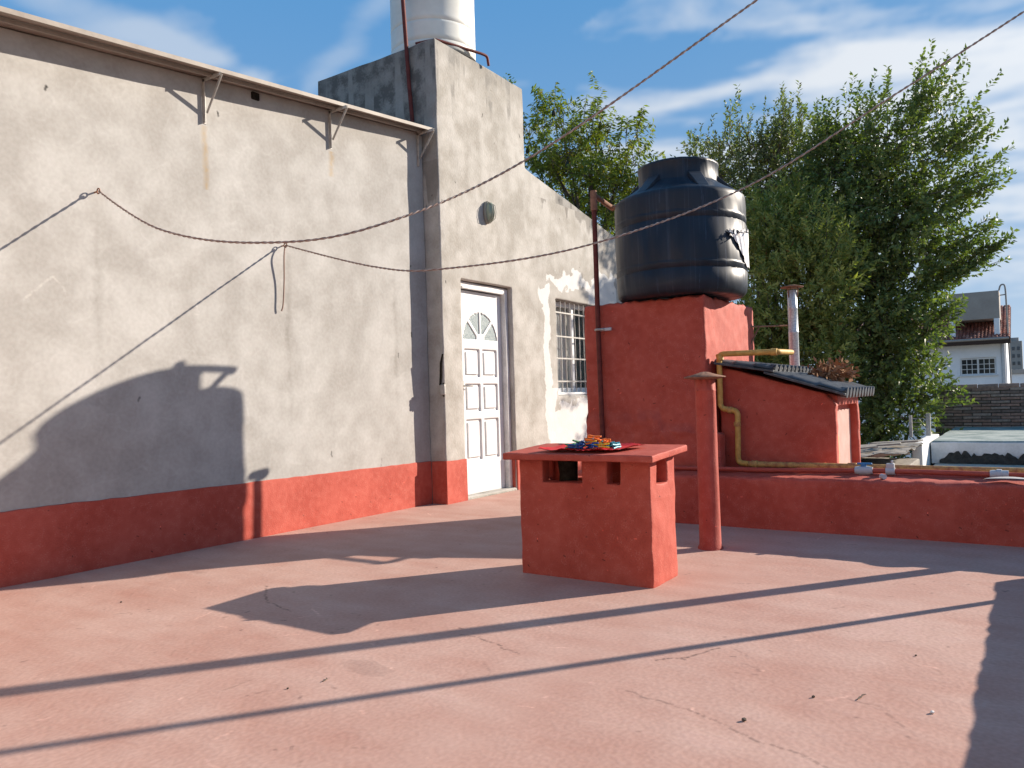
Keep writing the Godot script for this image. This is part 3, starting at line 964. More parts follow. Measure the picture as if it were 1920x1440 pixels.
func build_black_tank() -> void:
	var s := thing("tank_stand", "tall red painted masonry block carrying the black water tank", "tank stand", Vector3(-2.3, 0, -5.6))
	var off := -s.position
	var f := func(x: float, y: float, z: float) -> bool:
		if x > -1.855: return y < 0.62 and z > -5.28
		return not (x < -2.2 and z < -5.40)
	var w := func(p: Vector3) -> Vector3:
		if p.z > -5.32:
			var edge := 0.735 + dn.get_noise_2d(p.x * 12.0, 1.0) * 0.05 - (0.08 if p.x > -2.2 else 0.0)
			if p.y < edge and p.y > 0.0: p.z += 0.026 + dn.get_noise_3d(p.x * 14.0, p.y * 14.0, 2.0) * 0.024
		if p.y > 1.4: p.y += dn.get_noise_2d(p.x * 16.0, p.z * 16.0) * 0.018
		return p
	part(s, "masonry", body([-2.80, -2.2, -1.855, -1.765], [-0.02, 0.62, 1.580], [-6.33, -5.40, -5.28, -5.175], f, {"step": 0.035, "amp": 0.008, "freq": 6.0, "bevel": 0.014, "warp": w}), M.red, off)
	var t := thing("black_water_tank", "black ribbed plastic water tank with a torn white patch", "water tank", Vector3(-2.14, 1.584, -5.50))
	var R := 0.478
	var p: Array = [Vector2(0, 0.012), Vector2(0.40, 0.008), Vector2(0.445, 0.015), Vector2(0.468, 0.04), Vector2(R - 0.004, 0.09)]
	for y in [0.187, 0.535]:
		p.append_array([Vector2(R, y - 0.006), Vector2(R - 0.006, y), Vector2(R - 0.006, y + 0.004), Vector2(R, y + 0.008), Vector2(R + 0.001, y + 0.035), Vector2(R + 0.003, y + 0.041), Vector2(R - 0.001, y + 0.048), Vector2(R, y + 0.06)])
	p.append_array([Vector2(R, 0.66), Vector2(R - 0.001, 0.71), Vector2(R - 0.004, 0.735), Vector2(R - 0.012, 0.744), Vector2(0.44, 0.760), Vector2(0.37, 0.80), Vector2(0.302, 0.85), Vector2(0.294, 0.862), Vector2(0.292, 0.975), Vector2(0.297, 0.985), Vector2(0.297, 1.0), Vector2(0.288, 1.005), Vector2(0.2, 1.012), Vector2(0, 1.02)])
	part(t, "shell", lathe(p, 96, 0.006), M.black_tank)
	for k in 6:
		var a := deg_to_rad(15.0 + 60.0 * k)
		var fin := body([0.27, 0.455], [0.0, 0.13], [-0.055, 0.055], always, {"step": 0.05, "amp": 0.0, "bevel": 0.006, "warp": func(q: Vector3) -> Vector3:
			var u := (q.x - 0.27) / 0.185
			return Vector3(q.x, lerpf(0.855, 0.735, u) - 0.03 + (q.y / 0.13) * lerpf(0.095, 0.04, u), q.z * (1.0 - 0.3 * u))})
		var o := part(t, "shoulder_rib", fin, M.black_tank)
		o.rotation.y = a
	# torn patch: pale lining with ragged plastic round it
	var to_cam := atan2(-(-5.50), -(-2.14))      # angle towards the viewer in x-z
	var mid := to_cam - deg_to_rad(61.0)
	part(t, "torn_lining", sheet(40, 10, func(u: float, v: float) -> Vector3:
		var a := mid + deg_to_rad(17.0) - deg_to_rad(40.0) * u
		var top: float = 0.43 + 0.05 * u + 0.02 * sin(u * 41.0) + 0.012 * sin(u * 97.0)
		var low: float = 0.40 - 0.19 * clampf((u - 0.12) / 0.55, 0.0, 1.0) + 0.004 * sin(u * 53.0)
		var y := lerpf(low, top, v)
		return Vector3(cos(a), 0, sin(a)) * (R + 0.010 + 0.004 * sin(u * 29.0 + v * 5.0)) + Vector3(0, y, 0), 0.003), M.foam)
	for k in 3:
		var u := 0.0 + k * 0.3
		var a := mid + deg_to_rad(17.0) - deg_to_rad(40.0) * u
		var d := Vector3(cos(a), 0, sin(a))
		var tn := Vector3(-sin(a), 0, cos(a))
		var y0: float = 0.43 + 0.05 * u
		part(t, "torn_flap", sheet(5, 5, func(p_: float, q: float) -> Vector3:
			return d * (R + 0.002 + 0.05 * q * q) + tn * (p_ - 0.5) * 0.055 * (1.0 - q * 0.85) + Vector3(0, y0 + 0.012 - q * 0.03 - absf(p_ - 0.5) * 0.01, 0), 0.003), M.black_tank)
	var dp := thing("drain_pipe", "dark red drain pipe standing hidden behind the tank stand, seen by its shadow", "pipe", Vector3(-2.79, 0, -5.47))
	part(dp, "pipe", tube([Vector3(0.01, -0.01, 0), Vector3(-0.01, 0.8, 0), Vector3(-0.03, 1.52, 0)], 0.024, 10), M.rusty)
	part(dp, "elbow", tube([Vector3(-0.005, 1.58, -0.01), Vector3(-0.06, 1.545, 0.02), Vector3(-0.12, 1.50, 0.05)], [0.026, 0.028, 0.034], 10), M.rust_bare)
	var r := thing("overflow_pipe", "dark red pipe standing against the tank stand with elbow at its top", "pipe", Vector3(-2.648, 0.36, -5.135))
	part(r, "pipe", tube([Vector3(0.0, 0.0, 0.004), Vector3(-0.012, 1.0, 0.0), Vector3(-0.022, 2.03, -0.014)], 0.0185, 12), M.rusty)
	part(r, "elbow", tube([Vector3(-0.022, 1.93, -0.014), Vector3(-0.022, 2.06, -0.014), Vector3(-0.022, 2.08, -0.014)], [0.026, 0.026, 0.022], 12), M.rust_bare)
	part(r, "inlet_arm", tube([Vector3(-0.02, 2.045, -0.014), Vector3(-0.03, 2.035, -0.16), Vector3(-0.04, 2.02, -0.33), Vector3(-0.035, 2.015, -0.365)], [0.02, 0.02, 0.021, 0.024], 10), M.rust_bare)
	part(r, "arm_drop", tube([Vector3(-0.038, 2.02, -0.33), Vector3(0.04, 1.99, -0.34), Vector3(0.10, 1.96, -0.35)], 0.018, 10), M.rust_bare)
	var c := part(r, "clamp", crisp(Vector3(0.11, 0.022, 0.018), 0.003), M.grey_plastic, Vector3(0.04, 1.03, -0.005))
	part(c, "clamp_ring", tube([Vector3(-0.075, 0, 0.006), Vector3(-0.06, 0, 0.03), Vector3(-0.03, 0, 0.03), Vector3(0.0, 0, 0.006)], 0.009, 6), M.iron)

# ------------------------------------------------------------------ vent shaft, pegs, vent pipe
func build_shaft() -> void:
	var s := thing("vent_shaft", "low red masonry vent box with slots under a flat slab", "vent box", Vector3(-1.84, 0, -3.47))
	var off := -s.position
	var f := func(x: float, y: float, z: float) -> bool:
		var inside := x > -2.12 and x < -1.56 and z > -3.545 and z < -3.395
		if inside: return y < 0.40
		if y > 0.474:
			if z > -3.395 and ((x > -2.063 and x < -1.837) or (x > -1.70 and x < -1.632)): return false
			if z < -3.545 and ((x > -2.06 and x < -1.86) or (x > -1.72 and x < -1.64)): return false
			if x > -1.56 and z > -3.52 and z < -3.40: return false
			if x < -2.12 and z > -3.53 and z < -3.41: return false
		return true
	part(s, "masonry", body([-2.205, -2.12, -2.063, -1.86, -1.837, -1.72, -1.70, -1.64, -1.632, -1.56, -1.476], [-0.02, 0.40, 0.474, 0.592], [-3.62, -3.545, -3.52, -3.40, -3.395, -3.32], f, {"step": 0.035, "amp": 0.006, "freq": 7.0, "bevel": 0.008}), M.red, off)
	part(s, "slab", block(Vector3(-2.24, 0.588, -3.66), Vector3(-1.42, 0.622, -3.225), {"step": 0.03, "amp": 0.0018, "freq": 9.0, "bevel": 0.006, "warp": func(p: Vector3) -> Vector3: return Vector3(p.x, p.y + (-3.30 - p.z) * 0.05 + 0.004, p.z)}), M.red, off)
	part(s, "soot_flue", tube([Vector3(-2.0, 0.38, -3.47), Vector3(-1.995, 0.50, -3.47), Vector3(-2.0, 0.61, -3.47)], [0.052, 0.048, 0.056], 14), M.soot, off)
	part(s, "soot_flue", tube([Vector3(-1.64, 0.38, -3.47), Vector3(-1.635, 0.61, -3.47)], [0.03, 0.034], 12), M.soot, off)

func build_pegs() -> void:
	var base := 0.6335
	var cl := part(self, "red_cloth", sheet(26, 18, func(u: float, v: float) -> Vector3:
		var a := (u - 0.5) * 2.0
		var b := (v - 0.5) * 2.0
		var e := maxf(absf(a), absf(b))
		var lift := clampf((e - 0.55) / 0.45, 0.0, 1.0)
		var x := -1.815 + a * 0.215 * (1.0 - 0.12 * b * b) + b * 0.05
		var z := -3.395 - b * 0.135 * (1.0 - 0.10 * a * a)
		return Vector3(x, base + (-3.30 - z) * 0.05 + 0.003 + lift * lift * (0.006 + 0.012 * absf(dn.get_noise_2d(u * 25.0, v * 25.0)) + 0.004 * sin(a * 7.0 + b * 4.0)), z), 0.0015), M.red_cloth)
	tag(cl, "bright red cloth spread on the slab under the clothes pegs", "cloth")
	var cols := {
		"blue": [Color(0.012, 0.07, 0.26), 8, "dark blue plastic clothes peg in the heap on the red cloth"],
		"orange": [Color(0.72, 0.15, 0.015), 7, "orange plastic clothes peg in the heap on the red cloth"],
		"yellow": [Color(0.72, 0.47, 0.03), 5, "yellow plastic clothes peg in the heap on the red cloth"],
		"teal": [Color(0.04, 0.30, 0.38), 7, "teal plastic clothes peg in the heap on the red cloth"],
		"green": [Color(0.06, 0.22, 0.10), 3, "green plastic clothes peg in the heap on the red cloth"],
		"white": [Color(0.66, 0.68, 0.66), 3, "white plastic clothes peg in the heap on the red cloth"]}
	var jaw := body([0.0, 0.075], [0.0, 0.0075], [-0.0065, 0.0065], always, {"step": 0.0125, "amp": 0.0, "bevel": 0.0015, "warp": func(p: Vector3) -> Vector3:
		var u := p.x / 0.075
		return Vector3(p.x - 0.0375, p.y + 0.0008 + (0.005 * maxf(0.0, u - 0.45) / 0.55) + 0.002 * sin(clampf(u / 0.4, 0.0, 1.0) * PI), p.z * (1.0 - 0.25 * u))})
	var spring := tube([Vector3(-0.004, 0.004, 0.0055), Vector3(-0.004, 0.008, 0.0050), Vector3(0.002, 0.008, 0.0050), Vector3(0.002, -0.008, 0.0050), Vector3(-0.004, -0.008, 0.0050), Vector3(-0.004, -0.004, 0.0055)], 0.0011, 5)
	var r := RandomNumberGenerator.new()
	r.seed = 77
	var first: Node3D = null
	var spots := {"blue": Vector2(-0.055, 0.035), "orange": Vector2(0.02, -0.01), "yellow": Vector2(0.0, 0.03), "teal": Vector2(0.06, -0.05), "green": Vector2(-0.10, 0.02), "white": Vector2(-0.03, -0.03)}
	var made := {}
	for c in ["green", "teal", "blue", "yellow", "white", "orange"]:
		var m := mat(lin(cols[c][0].r, cols[c][0].g, cols[c][0].b), 0.38)
		for k in cols[c][1]:
			var o: Node3D
			if first == null:
				o = Node3D.new()
				var j1 := part(o, "jaw", jaw, m)
				var j2 := part(o, "jaw", jaw, m)
				j2.rotation.x = PI
				j1.position.y = 0.0
				part(o, "spring", spring, M.iron)
				first = o
			else: o = first.duplicate()
			o.name = numbered("clothes_peg")
			add_child(o)
			for ch in o.get_children():
				if String(ch.name).begins_with("jaw"): (ch as MeshInstance3D).material_override = m
			var q: Vector2 = spots[c] + Vector2(r.randfn(0.0, 0.030), r.randfn(0.0, 0.022))
			q = q.limit_length(0.125)
			var d := Vector2(q.x / 0.13, q.y / 0.085).length()
			var hh := maxf(0.0, 1.0 - d) * 0.040 * r.randf_range(0.3, 1.0)
			if c == "orange": hh += 0.008
			o.position = Vector3(-1.80 + q.x, base + 0.0135 + hh + (-3.30 - (-3.375 + q.y)) * 0.05, -3.375 + q.y)
			o.rotation = Vector3(r.randf_range(-0.5, 0.5), r.randf() * TAU, r.randf_range(-0.3, 0.3) * clampf(hh * 40.0, 0.0, 1.0))
			tag(o, cols[c][2], "clothes peg", "clothes pegs heaped on the red cloth")
			if not made.has(c): made[c] = []
			made[c].append(o)
	for c in made:
		var l: Array = made[c]
		l.sort_custom(func(p: Node3D, q: Node3D) -> bool: return p.position.x * 0.83 - p.position.z * 0.56 < q.position.x * 0.83 - q.position.z * 0.56)
		var cn: String = "dark blue" if c == "blue" else c
		l[0].set_meta("label", "leftmost %s clothes peg in the heap on the red cloth" % cn)
		l[-1].set_meta("label", "rightmost %s clothes peg in the heap on the red cloth" % cn)
		for i in range(1, l.size() - 1):
			l[i].set_meta("label", "%s clothes peg between the leftmost and rightmost %s ones" % [cn, cn])

func build_vent_pipe() -> void:
	var v := thing("vent_pipe", "slim red vent pipe with flat conical cap standing on the floor", "vent pipe", Vector3(-1.56, 0, -4.324))
	part(v, "pipe", lathe([Vector2(0.0, -0.02), Vector2(0.075, -0.02), Vector2(0.07, 0.008), Vector2(0.0615, 0.025), Vector2(0.060, 0.3), Vector2(0.0585, 0.60), Vector2(0.058, 0.905), Vector2(0.0595, 0.908), Vector2(0.0595, 0.913), Vector2(0.058, 0.916), Vector2(0.058, 0.985), Vector2(0.0, 0.985)], 40, 0.003), M.red_pipe)
	part(v, "cap", lathe([Vector2(0.0, 0.974), Vector2(0.06, 0.974), Vector2(0.116, 0.984), Vector2(0.119, 0.987), Vector2(0.116, 0.991), Vector2(0.06, 1.005), Vector2(0.02, 1.018), Vector2(0.0, 1.02)], 36, 0.004), M.rust_bare)

# ------------------------------------------------------------------ hut, gas pipe, parapets
func build_hut() -> void:
	var h := thing("boiler_hut", "small red lean-to hut with black tiled roof beside the tank stand", "hut", Vector3(-1.44, 0, -5.78))
	var off := -h.position
	var f := func(x: float, y: float, z: float) -> bool:
		if x > -1.12 and z < -5.43 and z > -6.14 and y > 0.05 and y < 0.88: return false
		if z > -5.42 and x > -1.12 and (x + 1.12) / 0.06 > (1.0 - y) / 0.10: return false
		return true
	var w := func(p: Vector3) -> Vector3:
		var top := lerpf(1.085, 0.855, (p.x + 1.83) / 0.77)
		return Vector3(p.x, p.y * lerpf(1.0, top, clampf((p.y - 0.5) / 0.5, 0.0, 1.0)) if p.y > 0.5 else p.y, p.z)
	part(h, "walls", body([-1.828, -1.12, -1.06], [-0.02, 0.05, 0.88, 1.0], [-6.2, -6.14, -5.43, -5.42, -5.35], f, {"step": 0.03, "amp": 0.008, "freq": 6.0, "bevel": 0.012, "warp": w}), M.red, off)
	var d := part(h, "door", crisp(Vector3(0.03, 0.70, 0.70), 0.004), M.hut_door, Vector3(-1.128, 0.40, -5.785) + off)
	part(d, "latch", crisp(Vector3(0.012, 0.05, 0.03), 0.003), M.grey_plastic, Vector3(0.02, 0.16, 0.29))
	part(h, "yellow_edge_strip", crisp(Vector3(0.02, 0.42, 0.035), 0.004), mat(lin(0.62, 0.30, 0.15), 0.7), Vector3(-1.075, 0.38, -5.452) + off)
	# roof: two stepped courses of rolled black tiles
	for c in [[-1.835, 1.115, -1.43, 1.055], [-1.49, 1.035, -0.985, 0.885]]:
		var cr := part(h, "roof_course", sheet(26, 120, func(u: float, v: float) -> Vector3:
			var z := lerpf(-5.285, -6.385, v)
			var wv := absf(sin((z + 5.285) / 0.11 * PI))
			var y := lerpf(c[1], c[3], u) + 0.022 * pow(wv, 0.7)
			var st := fmod(u * 3.0, 1.0)
			return Vector3(lerpf(c[0], c[2], u), y - st * 0.010, z), 0.014), M.tile_black, off)
		part(cr, "verge_strip", bar(Vector3(c[0], c[1] - 0.012, -5.29), Vector3(c[2] + 0.004, c[3] - 0.026, -5.29), 0.016, 0.045), M.tile_black)
		for k in 10:
			var z := -5.285 - 0.055 - 0.11 * k
			part(cr, "tile_end", tube([Vector3(c[2] - 0.03, c[3] - 0.008, z), Vector3(c[2] + 0.008, c[3] - 0.014, z)], 0.036, 12), M.tile_black)
	var fl := thing("flue_pipe", "galvanised metal flue pipe with cap rising behind the hut roof", "flue", Vector3(-1.60, 0.0, -6.56))
	part(fl, "pipe", lathe([Vector2(0.0, 0.0), Vector2(0.0395, 0.0), Vector2(0.0395, 0.60), Vector2(0.0395, 1.365), Vector2(0.041, 1.368), Vector2(0.041, 1.378), Vector2(0.0385, 1.382), Vector2(0.0385, 1.565), Vector2(0.040, 1.568), Vector2(0.038, 1.576), Vector2(0.038, 1.72), Vector2(0, 1.72)], 28, 0.003), M.zinc)
	part(fl, "cap", lathe([Vector2(0, 1.745), Vector2(0.088, 1.742), Vector2(0.092, 1.747), Vector2(0.034, 1.762), Vector2(0, 1.765)], 28, 0.004), M.rust_bare)
	for k in 3:
		var a := TAU * k / 3.0
		part(fl, "cap_leg", tube([Vector3(cos(a) * 0.038, 1.66, sin(a) * 0.038), Vector3(cos(a) * 0.05, 1.752, sin(a) * 0.05)], 0.005, 6), M.rust_bare)
	var ib := thing("iron_stay", "rusty iron stay reaching from the tank stand to the flue", "bracket", Vector3(-1.86, 1.40, -6.24))
	part(ib, "arm", bar(Vector3(-0.01, 0.02, 0), Vector3(0.20, 0.035, -0.345), 0.03, 0.012), M.rust_bare)
	part(ib, "brace", bar(Vector3(-0.01, -0.15, 0.02), Vector3(0.05, 0.02, -0.08), 0.012, 0.008), M.rust_bare)

func build_pipes() -> void:
	var g := thing("gas_pipe", "yellow gas pipe bending down beside the hut and along the parapet", "pipe", Vector3(-1.78, 0.4, -5.28))
	var off := -g.position
	var pts := bend([Vector3(-1.39, 1.165, -5.62), Vector3(-1.395, 1.158, -5.285), Vector3(-1.80, 1.165, -5.29), Vector3(-1.80, 0.785, -5.285), Vector3(-1.68, 0.765, -5.285), Vector3(-1.685, 0.41, -5.27), Vector3(-1.60, 0.405, -5.24)], 0.035)
	part(g, "riser", tube(pts, 0.0195, 12), M.yellow, off)
	part(g, "run", tube([Vector3(-1.60, 0.405, -5.24), Vector3(-0.95, 0.405, -5.215), Vector3(-0.3, 0.402, -5.212), Vector3(0.66, 0.402, -5.212)], 0.020, 10), M.yellow_worn, off)
	for p in [[Vector3(-1.44, 1.158, -5.285), Vector3(-1.40, 1.158, -5.285)], [Vector3(-1.79, 1.12, -5.288), Vector3(-1.80, 1.165, -5.29)], [Vector3(-1.72, 0.77, -5.285), Vector3(-1.745, 0.773, -5.285)], [Vector3(-1.684, 0.66, -5.28), Vector3(-1.684, 0.69, -5.28)], [Vector3(-1.58, 0.405, -5.238), Vector3(-1.54, 0.405, -5.235)], [Vector3(-0.97, 0.405, -5.216), Vector3(-0.92, 0.405, -5.215)]]:
		part(g, "coupling", tube([p[0], p[1]], 0.0245 if p[0].y > 0.6 else 0.025, 12), M.yellow if p[0].y > 0.9 else M.yellow_worn, off)
	var r := thing("water_pipe", "red water pipe with grey valves lying along the parapet top", "pipe", Vector3(-0.7, 0.39, -5.07))
	off = -r.position
	part(r, "run", tube([Vector3(-2.10, 0.384, -5.06), Vector3(-1.4, 0.382, -5.10), Vector3(-0.86, 0.392, -5.125), Vector3(-0.5, 0.392, -5.125), Vector3(0.2, 0.383, -5.125), Vector3(0.66, 0.383, -5.125)], 0.0155, 10), M.red_pipe, off)
	var v := part(r, "ball_valve", merge([[tube([Vector3(-0.05, 0, 0), Vector3(-0.025, 0, 0), Vector3(0.025, 0, 0), Vector3(0.05, 0, 0)], [0.022, 0.028, 0.028, 0.022], 12), Transform3D()], [tube([Vector3(0, 0, 0), Vector3(0, 0.035, 0)], 0.012, 8), Transform3D()]]), M.grey_plastic, Vector3(-0.863, 0.392, -5.125) + off)
	part(v, "handle", merge([[crisp(Vector3(0.085, 0.012, 0.02), 0.004), at(Vector3(0.005, 0.042, 0))], [crisp(Vector3(0.03, 0.022, 0.024), 0.004), at(Vector3(0, 0.032, 0))]]), M.blue_plastic)
	part(r, "tee_fitting", merge([[tube([Vector3(-0.025, 0, 0), Vector3(0.025, 0, 0)], 0.024, 12), Transform3D()], [crisp(Vector3(0.045, 0.035, 0.03), 0.004), at(Vector3(0, 0.03, 0))], [crisp(Vector3(0.012, 0.02, 0.012), 0.002), at(Vector3(0.01, 0.055, 0))]]), M.grey_plastic, Vector3(-0.715, 0.392, -5.125) + off)
	part(r, "union_fitting", merge([[tube([Vector3(-0.045, 0, 0), Vector3(-0.03, 0, 0), Vector3(-0.012, 0, 0)], [0.022, 0.026, 0.026], 12), Transform3D()], [tube([Vector3(0.012, 0, 0), Vector3(0.045, 0, 0)], 0.025, 12), Transform3D()], [tube([Vector3(-0.012, 0, 0), Vector3(0.012, 0, 0)], 0.034, 6), Transform3D()]]), M.grey_plastic, Vector3(-0.16, 0.388, -5.125) + off)
	tag(part(self, "pipe_offcut", tube([Vector3(-0.745, 0.374, -4.985), Vector3(-0.725, 0.374, -4.965)], 0.016, 12), M.grey_plastic), "short grey pipe offcut on the parapet below the tee fitting", "pipe piece")
	tag(part(self, "grey_plate", sheet(12, 6, func(u: float, v: float) -> Vector3:
		var x := lerpf(-0.235, 0.02, u)
		return Vector3(x, 0.372 + 0.01 * sin(u * PI), -4.99 + (v - 0.5) * 0.09 * sin(u * PI)), 0.006), mat(lin(0.40, 0.38, 0.37), 0.7)), "flat grey plate lying under the pipe union on the parapet", "plate")

func build_parapets() -> void:
	var p := part(self, "parapet", block(Vector3(-2.78, -0.1, -5.245), Vector3(0.66, 0.352, -4.92), {"step": 0.04, "amp": 0.009, "freq": 5.0, "bevel": 0.02, "warp": func(q: Vector3) -> Vector3:
		if q.y > 0.2:
			q.y += (-4.92 - q.z) * 0.07
			if q.x > -1.5: q.y += dn.get_noise_2d(q.x * 9.0, q.z * 9.0) * 0.006
		return q}), M.red)
	tag(p, "low red parapet wall in shade carrying the pipes", "parapet")
	var r := part(self, "parapet", block(Vector3(0.435, -0.1, -4.915), Vector3(0.64, 0.44, 2.6), {"step": 0.06, "amp": 0.012, "freq": 6.0, "bevel": 0.02}), M.red)
	tag(r, "low red parapet at the right edge of the terrace, throwing the floor shadow", "parapet")

# ------------------------------------------------------------------ washing lines
func smooth_path(pts: Array, n: int) -> Array:
	var c := Curve3D.new()
	c.bake_interval = 0.02
	for i in pts.size():
		var t := Vector3.ZERO
		if i > 0 and i < pts.size() - 1: t = (pts[i + 1] - pts[i - 1]) / 6.0
		c.add_point(pts[i], -t, t)
	var o: Array = []
	var L := c.get_baked_length()
	for i in n + 1: o.append(c.sample_baked(L * i / n, true))
	return o

func rope(pts: Array, rad: float) -> Array:
	var L := 0.0
	for i in pts.size() - 1: L += (pts[i + 1] - pts[i]).length()
	var n := int(L / 0.011)
	var path := smooth_path(pts, n)
	var strands := [[], []]
	for i in n + 1:
		var t: Vector3 = (path[mini(i + 1, n)] - path[maxi(i - 1, 0)]).normalized()
		var s := t.cross(Vector3.UP).normalized()
		var u := s.cross(t)
		var a := i * 0.011 / 0.075 * TAU
		for k in 2: strands[k].append(path[i] + (s * cos(a + PI * k) + u * sin(a + PI * k)) * rad * 0.62)
	return [tube(strands[0], rad * 0.75, 6), tube(strands[1], rad * 0.75, 6)]

func build_lines() -> void:
	var a := thing("washing_line", "upper washing line rope sagging from the left hook to upper right", "rope", Vector3(wall_x(-2.345), 2.157, -2.345))
	var ra := rope([Vector3(wall_x(-2.345) + 0.045, 2.157, -2.345), Vector3(-3.701, 1.826, -2.289), Vector3(-3.096, 1.692, -2.414), Vector3(-2.599, 1.746, -2.709), Vector3(-2.151, 2.144, -3.388), Vector3(-1.06, 2.836, -3.85), Vector3(0.54, 3.98, -4.66)], 0.0050)
	part(a, "strand", ra[0], M.rope, -a.position)
	part(a, "strand", ra[1], M.rope2, -a.position)
	var b := thing("washing_line", "lower washing line rope sagging across the door and black tank", "rope", Vector3(wall_x(-3.652), 2.035, -3.652))
	var rb := rope([Vector3(wall_x(-3.652) + 0.045, 2.035, -3.652), Vector3(-3.433, 1.761, -3.57), Vector3(-2.922, 1.694, -3.634), Vector3(-2.132, 1.784, -4.003), Vector3(-1.40, 2.155, -4.73), Vector3(-0.60, 2.63, -5.05), Vector3(0.05, 3.0, -5.23), Vector3(0.395, 3.20, -5.315)], 0.0050)
	part(b, "strand", rb[0], M.rope, -b.position)
	part(b, "strand", rb[1], M.rope2, -b.position)
	part(b, "loose_tail", tube(smooth_path([Vector3(0.04, -0.005, 0.0), Vector3(0.05, -0.08, 0.02), Vector3(0.035, -0.25, 0.012), Vector3(0.03, -0.42, 0.022), Vector3(0.02, -0.47, 0.03)], 20), 0.0055, 6), M.rope)
	for p in [[2.157, -2.345, "rusty wall hook holding the upper washing line"], [2.035, -3.652, "rusty wall hook holding the lower washing line"]]:
		var h := thing("wall_hook", p[2], "hook", Vector3(wall_x(p[1]), p[0], p[1]))
		part(h, "shank", tube([Vector3(-0.02, 0, 0), Vector3(0.03, 0, 0)], 0.005, 8), M.rust_bare)
		var ring: Array = []
		for k in 13: ring.append(Vector3(0.045, 0, 0) + Vector3(cos(TAU * k / 12.0), sin(TAU * k / 12.0), 0.15) * 0.015)
		part(h, "eye", tube(ring, 0.004, 6), M.rust_bare)
	var p1 := part(self, "line_post", tube([Vector3(0.40, -0.02, -5.316), Vector3(0.40, 3.4, -5.316)], 0.050, 14), M.iron)
	tag(p1, "stout iron post outside the parapet corner holding the lower washing line", "post")
	var p2 := part(self, "line_post", tube([Vector3(0.55, 0.42, -4.672), Vector3(0.55, 4.1, -4.672)], 0.023, 12), M.iron)
	tag(p2, "slim iron post on the right parapet holding the upper washing line", "post")
# ------------------------------------------------------------------ trees
class Leaves:
	var v := PackedVector3Array()
	var n := PackedVector3Array()
	var c := PackedColorArray()
	var ix := PackedInt32Array()
	func leaf(p: Vector3, d: Vector3, nrm: Vector3, L: float, W: float, col: Color) -> void:
		var s := d.cross(nrm).normalized() * W * 0.5
		nrm = s.cross(d).normalized()
		var k := v.size()
		v.append(p)
		v.append(p + d * L * 0.45 + s + nrm * W * 0.12)
		v.append(p + d * L - nrm * L * 0.10)
		v.append(p + d * L * 0.45 - s + nrm * W * 0.12)
		for i in 4:
			c.append(col)
		n.append(nrm)
		n.append((nrm - s / W * 0.7).normalized())
		n.append(nrm)
		n.append((nrm + s / W * 0.7).normalized())
		ix.append_array(PackedInt32Array([k, k + 2, k + 1, k, k + 3, k + 2]))

func leaf_material(gloss: float, back: Color) -> StandardMaterial3D:
	var m := mat(Color.WHITE, gloss + 0.1, 0.0, 0.28)
	m.vertex_color_use_as_albedo = true
	m.backlight_enabled = true
	m.backlight = back
	m.cull_mode = BaseMaterial3D.CULL_DISABLED
	return m

